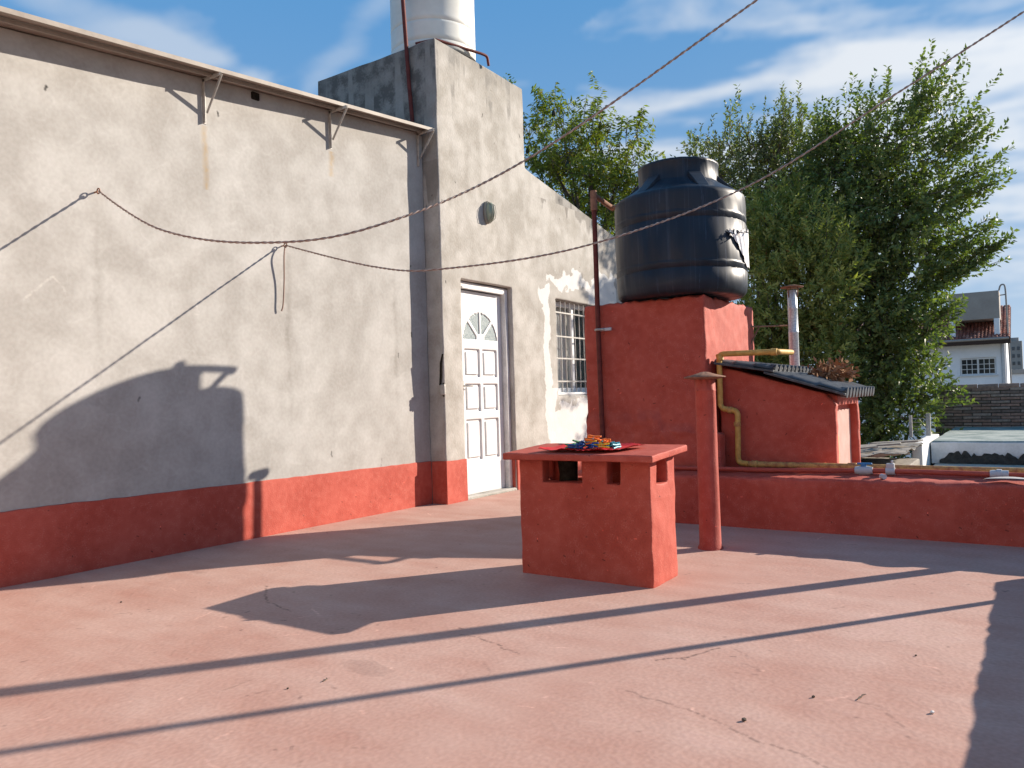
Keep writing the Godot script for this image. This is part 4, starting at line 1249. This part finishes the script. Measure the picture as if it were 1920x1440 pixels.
# lobes: [x, y, z, rx, ry]; k: leaf length/width, shoots per square metre of lobe, leaves per shoot, colours, droop
func tree(called: String, label: String, lobes: Array, trunk_at: Vector3, k: Dictionary, extra: Array = []) -> Node3D:
	var t := thing(called, label, "tree", trunk_at, 0.0, "trees behind the terrace")
	var r := RandomNumberGenerator.new()
	r.seed = k.seed
	var lv := Leaves.new()
	var twigs: Array = []
	var centre := Vector3.ZERO
	for l in lobes: centre += Vector3(l[0], l[1], l[2]) / lobes.size()
	var shoots: Array = []
	for l in lobes:
		var c := Vector3(l[0], l[1], l[2])
		var rad := Vector3(l[3], l[4], maxf(l[3], l[4]) * 0.9)
		var cnt := int(k.dens * rad.x * rad.y)
		var size: float = k.clump
		var many := maxi(5, int(rad.x * rad.y * 3.2 / (size * size)))
		var hubs: Array = []
		for q in many:
			var hd := Vector3(r.randfn(), r.randfn(), r.randfn()).normalized()
			hubs.append([c + hd * rad * r.randf_range(0.55, 0.95), size * r.randf_range(0.6, 1.35), hd])
		for s in cnt:
			var hub: Array = hubs[r.randi() % many]
			var d := Vector3(r.randfn(), r.randfn(), r.randfn()).normalized()
			var p: Vector3 = hub[0] + d * hub[1] * (0.25 + 0.6 * sqrt(r.randf()))
			if r.randf() < k.get("fill", 0.12): p = c + d * rad * r.randf()
			var dir: Vector3 = (d * 0.7 + hub[2] * 0.45 + Vector3(0, k.up, 0) + Vector3(r.randfn(), r.randfn(), r.randfn()) * 0.3).normalized()
			shoots.append([p, dir, r.randf_range(0.5, 1.3) * k.shoot])
	for e in extra:                       # long shoots that stand out of the outline
		for s in int(e[3]):
			var j: Vector3 = Vector3(r.randfn(), r.randfn(), r.randfn()) * e[4]
			shoots.append([e[0] + j, (e[1] + Vector3(r.randfn(), r.randfn(), r.randfn()) * 0.16).normalized(), e[2] * r.randf_range(0.7, 1.1)])
	for s in shoots:
		var p: Vector3 = s[0]
		var d: Vector3 = s[1]
		var L: float = s[2]
		var cnt := int(L / k.space)
		var tone := r.randf()
		for i in cnt:
			d = (d + Vector3(0, k.curl, 0) * 0.05 + Vector3(r.randfn(), r.randfn(), r.randfn()) * 0.03).normalized()
			p += d * k.space
			var side := d.cross(Vector3(r.randfn(), r.randfn(), r.randfn())).normalized()
			var ld: Vector3 = (d * k.fwd + side + Vector3(0, -k.droop, 0)).normalized()
			var nr: Vector3 = (Vector3.UP * 0.6 + Vector3(r.randfn(), r.randfn(), r.randfn()) * 0.7).normalized()
			var col: Color = (k.c1 as Color).lerp(k.c2, clampf(tone * 0.7 + r.randf() * 0.3, 0.0, 1.0)) * r.randf_range(0.8, 1.15)
			if r.randf() < k.get("odd", 0.0): col = k.c3
			lv.leaf(p, ld, nr, k.len * r.randf_range(0.7, 1.2), k.wid * r.randf_range(0.75, 1.15), col)
		if r.randf() < k.get("twig", 0.15): twigs.append([s[0] - s[1] * 0.2, s[0], p])
	part(t, "crown", commit(lv.v, lv.n, lv.ix, PackedVector2Array(), lv.c), k.mat, -trunk_at)
	var base := trunk_at
	var fork := Vector3(lerpf(trunk_at.x, centre.x, 0.5), lerpf(trunk_at.y, centre.y, 0.62), lerpf(trunk_at.z, centre.z, 0.5))
	part(t, "trunk", tube(smooth_path([base, base.lerp(fork, 0.5) + Vector3(0.06, 0, 0.04), fork, centre], 14), [0.15, 0.14, 0.135, 0.13, 0.125, 0.12, 0.115, 0.11, 0.1, 0.09, 0.08, 0.07, 0.06, 0.05, 0.04], 10), M.bark, -trunk_at)
	for l in lobes:
		var e := Vector3(l[0], l[1] + l[4] * 0.4, l[2])
		var st := fork.lerp(centre, r.randf_range(0.1, 0.9))
		part(t, "limb", tube(smooth_path([st, st.lerp(e, 0.5) + Vector3(r.randfn() * 0.08, -0.05, r.randfn() * 0.08), e], 8), [0.05, 0.045, 0.04, 0.034, 0.028, 0.022, 0.017, 0.012, 0.007], 7), M.bark, -trunk_at)
	if twigs:
		var list: Array = []
		for w in twigs: list.append([tube([w[0], w[1], w[2]], [0.008, 0.006, 0.003], 4, false), Transform3D()])
		var o := part(t, "twigs", merge(list), M.bark, -trunk_at)
		o.set_meta("kind", "stuff")
	return t

func build_trees() -> void:
	var lm := leaf_material(0.42, lin(0.66, 0.78, 0.16))
	var dm := leaf_material(0.36, lin(0.50, 0.66, 0.16))
	tree("evergreen_tree", "yellowish green bushy tree rising behind the black tank and flue", [[-2.89, 3.29, -11.8, 0.64, 0.51], [-3.22, 2.77, -11.93, 0.54, 0.72], [-2.6, 2.46, -11.8, 0.54, 0.86], [-3.08, 2.03, -11.67, 0.6, 0.8], [-2.49, 1.59, -11.67, 0.38, 0.69], [-2.95, 1.31, -11.67, 0.67, 0.54], [-3.41, 1.66, -11.93, 0.32, 0.65], [-2.95, 0.52, -11.8, 0.64, 0.64], [-3.01, 3.72, -12.06, 0.38, 0.38]],
		Vector3(-2.95, -3.3, -11.93), {"seed": 101, "clump": 0.33, "dens": 1066.8, "shoot": 0.289, "space": 0.0185, "up": 0.45, "curl": 0.5, "fwd": 0.9, "droop": 0.0, "len": 0.0910, "wid": 0.0275, "c1": Color(0.171, 0.216, 0.071), "c2": Color(0.414, 0.418, 0.147), "c3": Color(0.20, 0.11, 0.04), "odd": 0.02, "mat": lm, "gap": -0.32, "twig": 0.05})
	tree("broadleaf_tree", "large dark green tree with long arching shoots on the right", [[-1.72, 4.59, -13.11, 0.71, 0.57], [-2.36, 4.28, -13.11, 0.71, 0.75], [-1.31, 3.76, -13.11, 0.57, 0.75], [-2.01, 3.12, -13.11, 0.81, 1.0], [-1.39, 2.71, -13.0, 0.55, 0.68], [-2.54, 3.36, -13.23, 0.63, 0.86], [-1.97, 2.03, -12.89, 0.78, 0.83], [-1.46, 1.49, -12.77, 0.46, 0.55], [-2.0, 1.12, -12.66, 0.66, 0.66], [-1.71, 0.54, -12.54, 0.51, 0.41], [-2.26, 0.38, -12.32, 0.41, 0.46], [-1.31, 0.84, -12.66, 0.3, 0.4], [-2.17, -0.47, -12.54, 0.57, 0.68]],
		Vector3(-2.05, -3.3, -13.0), {"seed": 202, "clump": 0.3910, "dens": 844.2200, "shoot": 0.2762, "space": 0.0203, "up": 0.15, "curl": 0.3, "fwd": 0.8, "droop": 0.15, "len": 0.0818, "wid": 0.0419, "c1": Color(0.102, 0.146, 0.061), "c2": Color(0.277, 0.310, 0.111), "c3": Color(0.22, 0.20, 0.05), "odd": 0.015, "mat": dm, "gap": -0.20, "twig": 0.2},
		[[Vector3(-1.37, 4.78, -13.0), Vector3(0.55, 0.75, 0.1), 0.86, 40, 0.182], [Vector3(-0.97, 4.32, -13.0), Vector3(0.9, 0.5, 0.1), 0.6, 40, 0.171], [Vector3(-0.86, 3.64, -13.0), Vector3(0.95, 0.25, 0.1), 0.68, 34, 0.171], [Vector3(-1.94, 4.89, -13.11), Vector3(0.15, 1.0, 0.0), 0.68, 26, 0.205], [Vector3(-2.62, 4.78, -13.11), Vector3(-0.15, 1.0, 0.0), 0.63, 26, 0.182], [Vector3(-0.97, 2.95, -12.89), Vector3(0.95, 0.1, 0.1), 0.57, 24, 0.16],
		[Vector3(-1.25, 2.27, -12.77), Vector3(0.90, 0.48, 0.1), 0.63, 26, 0.08], [Vector3(-0.86, 2.52, -12.77), Vector3(0.90, 0.42, 0.1), 0.68, 22, 0.057], [Vector3(-0.51, 2.75, -12.77), Vector3(0.92, 0.30, 0.1), 0.51, 8, 0.034], [Vector3(-1.2, 1.87, -12.66), Vector3(0.95, 0.3, 0.1), 0.46, 18, 0.091], [Vector3(-1.08, 0.79, -12.54), Vector3(0.95, 0.1, 0.1), 0.29, 14, 0.137]])
	tree("broadleaf_tree", "grey green tree top showing behind the black tank's upper right", [[-4.68, 5.06, -13.6, 0.43, 0.31], [-4.09, 5.06, -13.6, 0.55, 0.45], [-3.55, 4.83, -13.6, 0.62, 0.55], [-3.84, 4.3, -13.6, 0.63, 0.55], [-3.15, 4.87, -13.73, 0.43, 0.57], [-4.41, 4.5, -13.6, 0.48, 0.48], [-3.78, 3.54, -13.73, 0.76, 0.76], [-3.27, 3.92, -13.73, 0.63, 0.76]],
		Vector3(-3.9, -3.3, -13.73), {"seed": 303, "clump": 0.28, "dens": 671.7000, "shoot": 0.2907, "space": 0.0224, "up": 0.45, "curl": 0.2, "fwd": 0.8, "droop": 0.0, "len": 0.0765, "wid": 0.0341, "c1": Color(0.131, 0.166, 0.084), "c2": Color(0.323, 0.322, 0.149), "c3": Color(0.20, 0.13, 0.05), "odd": 0.02, "mat": dm, "gap": -0.15, "twig": 0.25},
		[[Vector3(-4.85, 5.24, -13.6), Vector3(-0.3, 1.0, 0.0), 0.44, 12, 0.126], [Vector3(-4.16, 5.37, -13.6), Vector3(0.1, 1.0, 0.0), 0.5, 22, 0.201], [Vector3(-3.27, 5.31, -13.6), Vector3(0.05, 1.0, 0.0), 0.57, 20, 0.176]])
	var av := tree("avocado_tree", "loose avocado tree with hanging fruit behind the sloping wall top", [[-7.95, 5.95, -13, 0.45, 0.75], [-7.33, 5.5, -13, 0.66, 0.75], [-6.65, 5.75, -13, 0.50, 0.50], [-6.76, 5.07, -13, 0.77, 0.78], [-6.15, 4.9, -13, 0.48, 0.55], [-5.9, 5.45, -13, 0.24, 0.35], [-7.47, 4.89, -13, 0.7, 0.52], [-6.45, 4.31, -13, 0.65, 0.5], [-7.47, 6.45, -13, 0.22, 0.30], [-5.72, 4.87, -13, 0.26, 0.39], [-6.9, 3.9, -13, 0.7, 0.5]],
		Vector3(-6.9, -3.3, -13.0), {"seed": 404, "clump": 0.36, "dens": 257.4, "shoot": 0.300, "space": 0.0170, "up": 0.5, "curl": 0.0, "fwd": 0.35, "droop": 0.55, "len": 0.1200, "wid": 0.0360, "c1": Color(0.108, 0.165, 0.042), "c2": Color(0.333, 0.355, 0.075), "c3": Color(0.30, 0.22, 0.04), "odd": 0.03, "mat": lm, "gap": -0.12, "twig": 0.5},
		[[Vector3(-7.5, 6.5, -13), Vector3(0.1, 1, 0), 0.4, 5, 0.12], [Vector3(-6.6, 6.3, -13), Vector3(0.1, 1, 0), 0.35, 6, 0.16], [Vector3(-5.85, 5.7, -13), Vector3(0.3, 1, 0), 0.35, 5, 0.1]])
	for p in [Vector3(-7.5, 6.42, -12.9), Vector3(-6.45, 5.92, -12.8), Vector3(-8.0, 5.75, -12.7), Vector3(-6.35, 5.35, -12.6), Vector3(-7.0, 5.9, -12.7), Vector3(-6.95, 5.2, -12.4)]:
		part(av, "fruit", lathe([Vector2(0, -0.075), Vector2(0.03, -0.068), Vector2(0.045, -0.03), Vector2(0.035, 0.02), Vector2(0.014, 0.06), Vector2(0.004, 0.075), Vector2(0.003, 0.14), Vector2(0, 0.14)], 14), mat(lin(0.018, 0.024, 0.014), 0.5), p - av.position)
	var dp := thing("dry_plant", "brown dried plant on the black hut roof", "plant", Vector3(-1.22, 0.97, -6.1))
	var r := RandomNumberGenerator.new()
	r.seed = 12
	var lv := Leaves.new()
	for i in 420:
		var p := Vector3(r.randfn() * 0.07, absf(r.randfn()) * 0.055, r.randfn() * 0.10)
		var c := Color(0.20, 0.095, 0.05).lerp(Color(0.34, 0.20, 0.12), r.randf())
		lv.leaf(p, Vector3(r.randfn(), r.randfn() + 0.3, r.randfn()).normalized(), Vector3(r.randfn(), r.randfn(), r.randfn()).normalized(), r.randf_range(0.03, 0.07), r.randf_range(0.015, 0.035), c)
	part(dp, "leaves", commit(lv.v, lv.n, lv.ix, PackedVector2Array(), lv.c), leaf_material(0.9, lin(0.05, 0.03, 0.02)))
	part(dp, "stems", merge([[tube([Vector3(0, -0.02, 0), Vector3(0.02, 0.10, 0.03)], 0.006, 5), Transform3D()], [tube([Vector3(0.0, -0.02, 0), Vector3(0.10, 0.05, -0.05)], 0.006, 5), Transform3D()]]), M.bark)
	var wd := Leaves.new()
	for i in 26:
		var p := Vector3(r.randfn() * 0.02, absf(r.randfn()) * 0.04, r.randfn() * 0.03)
		wd.leaf(p, Vector3(r.randfn(), r.randf() + 0.4, r.randfn()).normalized(), Vector3(r.randfn(), r.randfn(), r.randfn()).normalized(), 0.04, 0.018, Color(0.09, 0.15, 0.03))
	tag(part(self, "weed", commit(wd.v, wd.n, wd.ix, PackedVector2Array(), wd.c), lm, Vector3(-4.26, 4.06, -6.45)), "tiny green weed growing on the tower's far top edge", "plant")

# ------------------------------------------------------------------ neighbours
func build_neighbours() -> void:
	var n := thing("neighbour_roof", "pale concrete flat roof beyond the parapet", "building", Vector3(2.5, 0, -9))
	var off := -n.position
	part(n, "slab", block(Vector3(-0.95, -3.3, -13.6), Vector3(7.0, -0.002, -5.25), {"step": 0.8, "amp": 0.01}), M.concrete, off)
	part(n, "raised_slab", block(Vector3(-0.985, -0.01, -13.6), Vector3(7.0, 0.258, -10.22), {"step": 0.3, "amp": 0.01, "bevel": 0.02}), M.concrete_blue, off)
	part(n, "white_face", block(Vector3(-0.985, -0.01, -10.215), Vector3(7.0, 0.24, -10.20), {"step": 0.2, "amp": 0.008, "bevel": 0.006}), M.whitewash, off)
	# black peeling felt along the foot of the white face
	part(n, "peeling_felt", sheet(320, 6, func(u: float, v: float) -> Vector3:
		var x := lerpf(-0.90, 7.0, u)
		var top := 0.105 + 0.05 * dn.get_noise_2d(x * 9.0, 0.0) + 0.05 * dn.get_noise_2d(x * 34.0, 5.0) - maxf(0.0, 0.10 - (x + 0.90)) * 0.8
		return Vector3(x, v * top, -10.185 + 0.03 * (1.0 - v) + 0.012 * dn.get_noise_2d(x * 40.0, v * 12.0)), 0.004), M.mould, off)
	var w := part(self, "white_dwarf_wall", block(Vector3(-1.105, -3.3, -11.4), Vector3(-1.0, 0.27, -9.5), {"step": 0.12, "amp": 0.006, "bevel": 0.01}), M.whitewash)
	tag(w, "short white wall with a square end on the neighbour's roof", "wall")
	# brick wall: each brick is laid
	var bw := thing("brick_wall", "weathered dark brick wall below the white house", "wall", Vector3(1.0, 0.225, -13.75))
	part(bw, "mortar_core", block(Vector3(-2.25, -0.3, -0.06), Vector3(3.2, 0.618, 0.045), {"step": 1.0, "amp": 0.0, "bevel": 0.004}), M.mortar)
	var tones: Array = []
	for c in [Color(0.26, 0.185, 0.155), Color(0.33, 0.22, 0.175), Color(0.19, 0.15, 0.13), Color(0.32, 0.265, 0.23)]:
		tones.append(tri(mat(Color.WHITE, 0.95), mottled(80 + tones.size(), 128, c * 0.7, c * 1.25, 5, 30), 3.0))
	var bm: Array = []
	for i in 3: bm.append(block(Vector3(-0.118, -0.0185, -0.04), Vector3(0.118, 0.0185, 0.02 + 0.004 * i), {"step": 0.3, "amp": 0.006, "freq": 20.0 + i * 7.0, "bevel": 0.004}))
	var r := RandomNumberGenerator.new()
	r.seed = 31
	for row in 13:
		for k in 22:
			var x := -2.12 + k * 0.248 + (0.124 if row % 2 else 0.0)
			if x > 3.1: continue
			part(bw, "brick", bm[r.randi() % 3], tones[r.randi() % 4], Vector3(x + r.randf_range(-0.004, 0.004), 0.024 + row * 0.0475 + r.randf_range(-0.002, 0.002), 0.04 + r.randf_range(-0.004, 0.004)))
	for k in 20:
		part(bw, "coping_tile", tube([Vector3(-2.2 + k * 0.27, 0.625 + 0.004 * (k % 2), 0.0), Vector3(-1.94 + k * 0.27, 0.625, 0.0)], [0.05, 0.055], 10), tones[k % 2])
	# shed with worn boards left of the dwarf wall
	var sh := thing("old_shed", "low shed with worn grey sheet roof beside the white dwarf wall", "shed", Vector3(-1.4, -3.3, -8.6))
	off = -sh.position
	part(sh, "body", block(Vector3(-2.4, -3.3, -9.4), Vector3(-1.02, 0.12, -8.05), {"step": 0.4, "amp": 0.01}), M.plank, off)
	part(sh, "roof_sheet", sheet(60, 30, func(u: float, v: float) -> Vector3:
		var z := lerpf(-7.95 + 0.03 * sin(u * 23.0), -9.5, v)
		return Vector3(lerpf(-2.5, -0.99 + 0.03 * sin(v * 19.0), u), 0.15 + 0.13 * u + 0.012 * sin(z * 45.0) + 0.02 * dn.get_noise_2d(u * 6.0, v * 6.0), z), 0.008), M.plank, off)
	for k in 3:
		part(sh, "loose_board", crisp(Vector3(0.5, 0.015, 0.12), 0.003), M.plank, Vector3(-1.5 + k * 0.16, 0.30 + k * 0.012, -8.2 - k * 0.35) + off).rotation = Vector3(0.05, 0.5 - k * 0.4, 0.08)
	# frame with mesh in front of the brick wall
	var fr := thing("grille_frame", "small pale frame with dark mesh at the tree's foot", "frame", Vector3(-1.16, 0.27, -11.0))
	part(fr, "post", crisp(Vector3(0.05, 0.30, 0.05), 0.004), M.concrete, Vector3(0.08, 0.13, 0))
	part(fr, "post", crisp(Vector3(0.035, 0.28, 0.035), 0.004), M.iron, Vector3(-0.12, 0.12, 0))
	for k in 5: part(fr, "wire", tube([Vector3(-0.10, 0.02 + k * 0.05, 0), Vector3(0.06, 0.02 + k * 0.05, 0)], 0.003, 5), M.iron)
	# white house with tiled roof
	var h := thing("white_house", "distant white house with red tiled roof and grey roof tank box", "house", Vector3(-1.6, -3.3, -27))
	off = -h.position
	var hf := func(x: float, y: float, z: float) -> bool:
		return not (z > -26.2 and x > -1.67 and x < -0.78 and y > 1.17 and y < 1.66)
	part(h, "walls", body([-5.0, -1.67, -0.78, -0.52], [-3.3, 1.17, 1.66, 2.2], [-30.0, -26.2, -26.0], hf, {"step": 0.8, "amp": 0.01, "bevel": 0.02}), M.house_white, off)
	var win := Node3D.new()
	win.name = "window"
	h.add_child(win)
	win.position = Vector3(-1.67, 1.17, -26.06) + off
	part(win, "frame", merge([[crisp(Vector3(0.89, 0.04, 0.05)), at(Vector3(0.445, 0.02, 0))], [crisp(Vector3(0.89, 0.04, 0.05)), at(Vector3(0.445, 0.47, 0))], [crisp(Vector3(0.04, 0.41, 0.05)), at(Vector3(0.02, 0.245, 0))], [crisp(Vector3(0.04, 0.41, 0.05)), at(Vector3(0.87, 0.245, 0))], [crisp(Vector3(0.05, 0.41, 0.05)), at(Vector3(0.445, 0.245, 0))]]), M.white_paint)
	var dark_pane := mat(lin(0.03, 0.035, 0.045), 0.1, 0.0, 0.6)
	for s in 2:
		part(win, "pane", crisp(Vector3(0.39, 0.41, 0.01), 0.001), dark_pane, Vector3(0.23 + s * 0.43, 0.245, -0.02))
		for k in 2: part(win, "mullion", crisp(Vector3(0.018, 0.41, 0.03), 0.002), M.white_paint, Vector3(0.165 + k * 0.13 + s * 0.43, 0.245, 0.0))
		for k in 2: part(win, "mullion", crisp(Vector3(0.39, 0.018, 0.026), 0.002), M.white_paint, Vector3(0.23 + s * 0.43, 0.17 + k * 0.14, 0.0))
	part(win, "sill", crisp(Vector3(0.98, 0.04, 0.12), 0.005), M.white_paint, Vector3(0.445, -0.02, 0.04))
	part(h, "fascia", crisp(Vector3(4.7, 0.12, 0.08), 0.01), M.dark_wood, Vector3(-2.75, 2.09, -25.72) + off)
	part(h, "gutter", tube([Vector3(-5.1, 2.165, -25.70), Vector3(-0.44, 2.175, -25.70)], 0.04, 8), M.house_grey, off)
	var roof := part(h, "roof", sheet(2, 2, func(u: float, v: float) -> Vector3: return Vector3(lerpf(-5.1, -0.40, u), lerpf(2.16, 3.25, v), lerpf(-25.7, -28.2, v)), 0.06), M.dark_wood, off)
	var tm: Array = []
	for c in [Color(0.30, 0.105, 0.075), Color(0.21, 0.08, 0.06), Color(0.36, 0.16, 0.12)]:
		tm.append(mat(lin(c.r, c.g, c.b), 0.9))
	var list := [[], [], []]
	var tl := tube([Vector3(0, 0, 0), Vector3(0, 0.063, -0.145)], [0.055, 0.045], 8)
	for row in 18:
		for k in 52:
			list[r.randi() % 3].append([tl, at(Vector3(-5.05 + k * 0.09, 2.19 + row * 0.0605, -25.72 - row * 0.139))])
	for q in 3:
		part(roof, "roof_tiles", merge(list[q]), tm[q]).set_meta("kind", "stuff")
	var tb := part(h, "tank_box", block(Vector3(-1.90, 2.76, -27.0), Vector3(-0.64, 3.56, -25.9), {"step": 0.5, "amp": 0.004, "bevel": 0.015}), M.house_grey, off)
	for x in [-1.82, -0.72]: part(tb, "leg", crisp(Vector3(0.14, 0.6, 0.16), 0.01), M.house_white, Vector3(x, 2.47, -25.98))
	var ld := part(h, "ladder", merge([[tube(bend([Vector3(-0.42, 0.0, -25.9), Vector3(-0.48, 3.55, -25.9), Vector3(-0.50, 3.72, -25.95), Vector3(-0.60, 3.72, -26.0), Vector3(-0.64, 3.56, -26.0)], 0.1), 0.022, 8), Transform3D()], [tube([Vector3(-0.485, 3.42, -25.9), Vector3(-0.62, 3.42, -26.0)], 0.018, 6), Transform3D()]]), M.house_grey, off)
	ld.set_meta("label", "metal ladder rail curving over the roof tank box")
	part(h, "downpipe", tube([Vector3(-0.60, 2.15, -25.97), Vector3(-0.60, -3.3, -25.97)], 0.05, 8), M.zinc, off)
	# far block of flats
	var t := thing("apartment_tower", "tiny distant grey apartment tower right of the white house", "building", Vector3(-1.6, -3.3, -120))
	part(t, "walls", block(Vector3(-0.9, 0, -2), Vector3(0.95, 9.6, 2), {"step": 4.0, "amp": 0.0}), M.house_grey)
	part(t, "roof_room", block(Vector3(-0.4, 9.6, -1), Vector3(0.6, 10.1, 1), {"step": 4.0, "amp": 0.0}), M.house_grey)
	for fl in 6:
		for k in 3: part(t, "window", crisp(Vector3(0.30, 0.45, 0.06), 0.01), dark_pane, Vector3(-0.55 + k * 0.55, 3.9 + fl * 0.95, 2.0))
	var lo := thing("low_house", "small pale house far behind beside the white house", "house", Vector3(1.2, -3.3, -42))
	part(lo, "walls", block(Vector3(-1.9, 0, -2), Vector3(3.0, 4.6, 2), {"step": 4.0, "amp": 0.0}), M.house_white)
	part(lo, "roof", block(Vector3(-2.0, 4.6, -2.1), Vector3(3.1, 4.8, 2.1), {"step": 4.0, "amp": 0.0}), M.house_grey)
	for k in 3: part(lo, "window", crisp(Vector3(0.7, 0.9, 0.06), 0.01), dark_pane, Vector3(-1.2 + k * 1.4, 3.2, 2.0))

func build_rear_house() -> void:
	# stair house behind the viewer: its sunlit face sends warm light back onto everything that faces the camera
	var s := thing("stair_house", "cream stair house closing the terrace behind the viewer", "building", Vector3(-1.9, 0, 3.2))
	var f := func(x: float, y: float, _z: float) -> bool:
		return not (x > 0.7 and x < 1.6 and y > 0.05 and y < 2.05)
	part(s, "wall", body([-2.55, 0.7, 1.6, 4.4], [-0.1, 0.05, 2.05, 3.1], [-0.58, -0.4], f, {"step": 0.4, "amp": 0.006, "bevel": 0.01}), M.cream_wall)
	part(s, "painted_base", block(Vector3(-2.5, -0.02, -0.592), Vector3(0.69, 0.37, -0.575), {"step": 0.3, "amp": 0.002, "bevel": 0.003}), M.red)
	part(s, "side_wall", block(Vector3(-2.55, -0.1, -0.4), Vector3(-2.4, 3.1, 2.4), {"step": 1.0, "amp": 0.0}), M.cream_wall)
	part(s, "side_wall", block(Vector3(4.25, -0.1, -0.4), Vector3(4.4, 3.1, 2.4), {"step": 1.0, "amp": 0.0}), M.cream_wall)
	part(s, "back_wall", block(Vector3(-2.55, -0.1, 2.4), Vector3(4.4, 3.1, 2.55), {"step": 1.0, "amp": 0.0}), M.cream_wall)
	part(s, "roof_slab", block(Vector3(-2.65, 3.1, -0.68), Vector3(4.5, 3.25, 2.6), {"step": 1.0, "amp": 0.0}), M.concrete)
	var dr := part(s, "door", crisp(Vector3(0.88, 1.98, 0.04), 0.005), M.jamb, Vector3(1.15, 1.05, -0.48))
	part(dr, "handle", crisp(Vector3(0.10, 0.02, 0.04), 0.005), M.iron, Vector3(-0.35, 0.0, -0.035))

func build_debris() -> void:
	var r := RandomNumberGenerator.new()
	r.seed = 55
	for d in [[-0.438, -2.423, 0.055, "thin dry twig on the sunlit floor near the right shadow", "twig"], [-1.934, -1.739, 0.03, "small curled leaf stalk on the floor at lower left centre", "twig"]]:
		var pts: Array = []
		for k in 5: pts.append(Vector3((k - 2) * d[2] / 4.0, 0.003 + 0.001 * (k % 2), r.randfn() * 0.003))
		var o := part(self, "twig", tube(pts, [0.0016, 0.0022, 0.002, 0.0018, 0.001], 5), M.bark, Vector3(d[0], 0.0, d[1]))
		o.rotation.y = r.randf() * 3.0
		tag(o, d[3], "twig")
	for d in [[-0.254, -2.398, 0.006, "tiny white pebble beside the right hand shadow", 1], [-0.556, -2.356, 0.005, "tiny dark pebble left of the dry twig", 0], [-0.679, -2.097, 0.007, "dark crumb of dirt lying on the floor crack", 0], [-3.553, -1.964, 0.005, "tiny dark pebble near the left wall shadow", 0], [-0.347, -2.883, 0.004, "tiny dark pebble between the second post shadow and right shade", 0], [-1.983, -1.627, 0.004, "tiny dark pebble at the lower left of the floor", 0]]:
		var o := part(self, "pebble", lathe([Vector2(0, -d[2] * 0.6), Vector2(d[2], -d[2] * 0.2), Vector2(d[2] * 0.9, d[2] * 0.4), Vector2(d[2] * 0.3, d[2] * 0.8), Vector2(0, d[2] * 0.82)], 9, 0.003), M.whitewash if d[4] else M.bark, Vector3(d[0], d[2] * 0.55, d[1]))
		tag(o, d[3], "pebble", "crumbs on the terrace floor")

func build_ground() -> void:
	part(self, "ground", sheet(4, 4, func(u: float, v: float) -> Vector3: return Vector3(lerpf(-600, 600, u), -3.3, lerpf(600, -600, v))), M.ground).set_meta("kind", "structure")
	var w := func(p: Vector3) -> Vector3:
		if p.y > -0.1 and p.x > -2.9: p.y += 0.027 * smoothstep(-4.35, -4.9, p.z)
		return p
	var f := func(x: float, _y: float, z: float) -> bool:
		return z > -5.25 or x < -0.96
	part(self, "terrace_floor", body([-4.7, -0.96, 2.6], [-0.25, 0.0], [-8.6, -5.25, 5.9], f, {"step": 0.2, "amp": 0.0012, "freq": 1.5, "bevel": 0.0, "warp": w}), M.floor).set_meta("kind", "structure")
	tag(part(self, "lower_storey", body([-9.0, -0.96, 2.58], [-3.3, -0.26], [-8.6, -5.25, 5.88], f, {"step": 3.0, "amp": 0.0}), M.whitewash), "white storey below the terrace, hidden under the floor", "building")

func _ready() -> void:
	dn.noise_type = FastNoiseLite.TYPE_SIMPLEX_SMOOTH
	dn.frequency = 1.0
	dn.fractal_octaves = 3
	dn.seed = 17
	var cam := Camera3D.new()
	cam.name = "camera"
	add_child(cam)
	var yaw := deg_to_rad(33.9)
	var pitch := deg_to_rad(1.05)
	var roll := deg_to_rad(-1.7)
	var fw := Vector3(-sin(yaw) * cos(pitch), sin(pitch), -cos(yaw) * cos(pitch))
	var right := fw.cross(Vector3.UP).normalized()
	var up := right.cross(fw)
	cam.transform = Transform3D(Basis(right * cos(roll) + up * sin(roll), up * cos(roll) - right * sin(roll), -fw), Vector3(0, 0.9, 0))
	cam.fov = rad_to_deg(2.0 * atan(720.0 / 1444.0))
	cam.near = 0.05
	cam.far = 2000.0
	cam.current = true
	var env := Environment.new()
	env.background_mode = Environment.BG_SKY
	env.sky = make_sky()
	env.background_energy_multiplier = 0.49
	env.tonemap_mode = Environment.TONE_MAPPER_LINEAR
	env.tonemap_exposure = 1.86
	env.sdfgi_enabled = true
	env.ssao_enabled = true
	env.ssil_enabled = true
	var we := WorldEnvironment.new()
	we.name = "world"
	we.environment = env
	add_child(we)
	var sun := DirectionalLight3D.new()
	sun.name = "sun"
	add_child(sun)
	sun.light_energy = 1.6
	sun.light_color = Color(1.0, 0.95, 0.885)
	sun.light_angular_distance = 0.5
	sun.shadow_enabled = true
	sun.look_at_from_position(Vector3.ZERO, sun_travel, Vector3.UP)
	materials()
	print("materials ", Time.get_ticks_msec())
	build_ground()
	build_house()
	print("house ", Time.get_ticks_msec())
	build_rear_house()
	build_parapets()
	build_neighbours()
	print("neighbours ", Time.get_ticks_msec())
	build_trees()
	print("trees ", Time.get_ticks_msec())
	build_white_tank()
	build_black_tank()
	build_hut()
	build_shaft()
	build_vent_pipe()
	build_pipes()
	build_lines()
	build_wall_lamp()
	build_pegs()
	build_debris()
	print("done ", Time.get_ticks_msec())
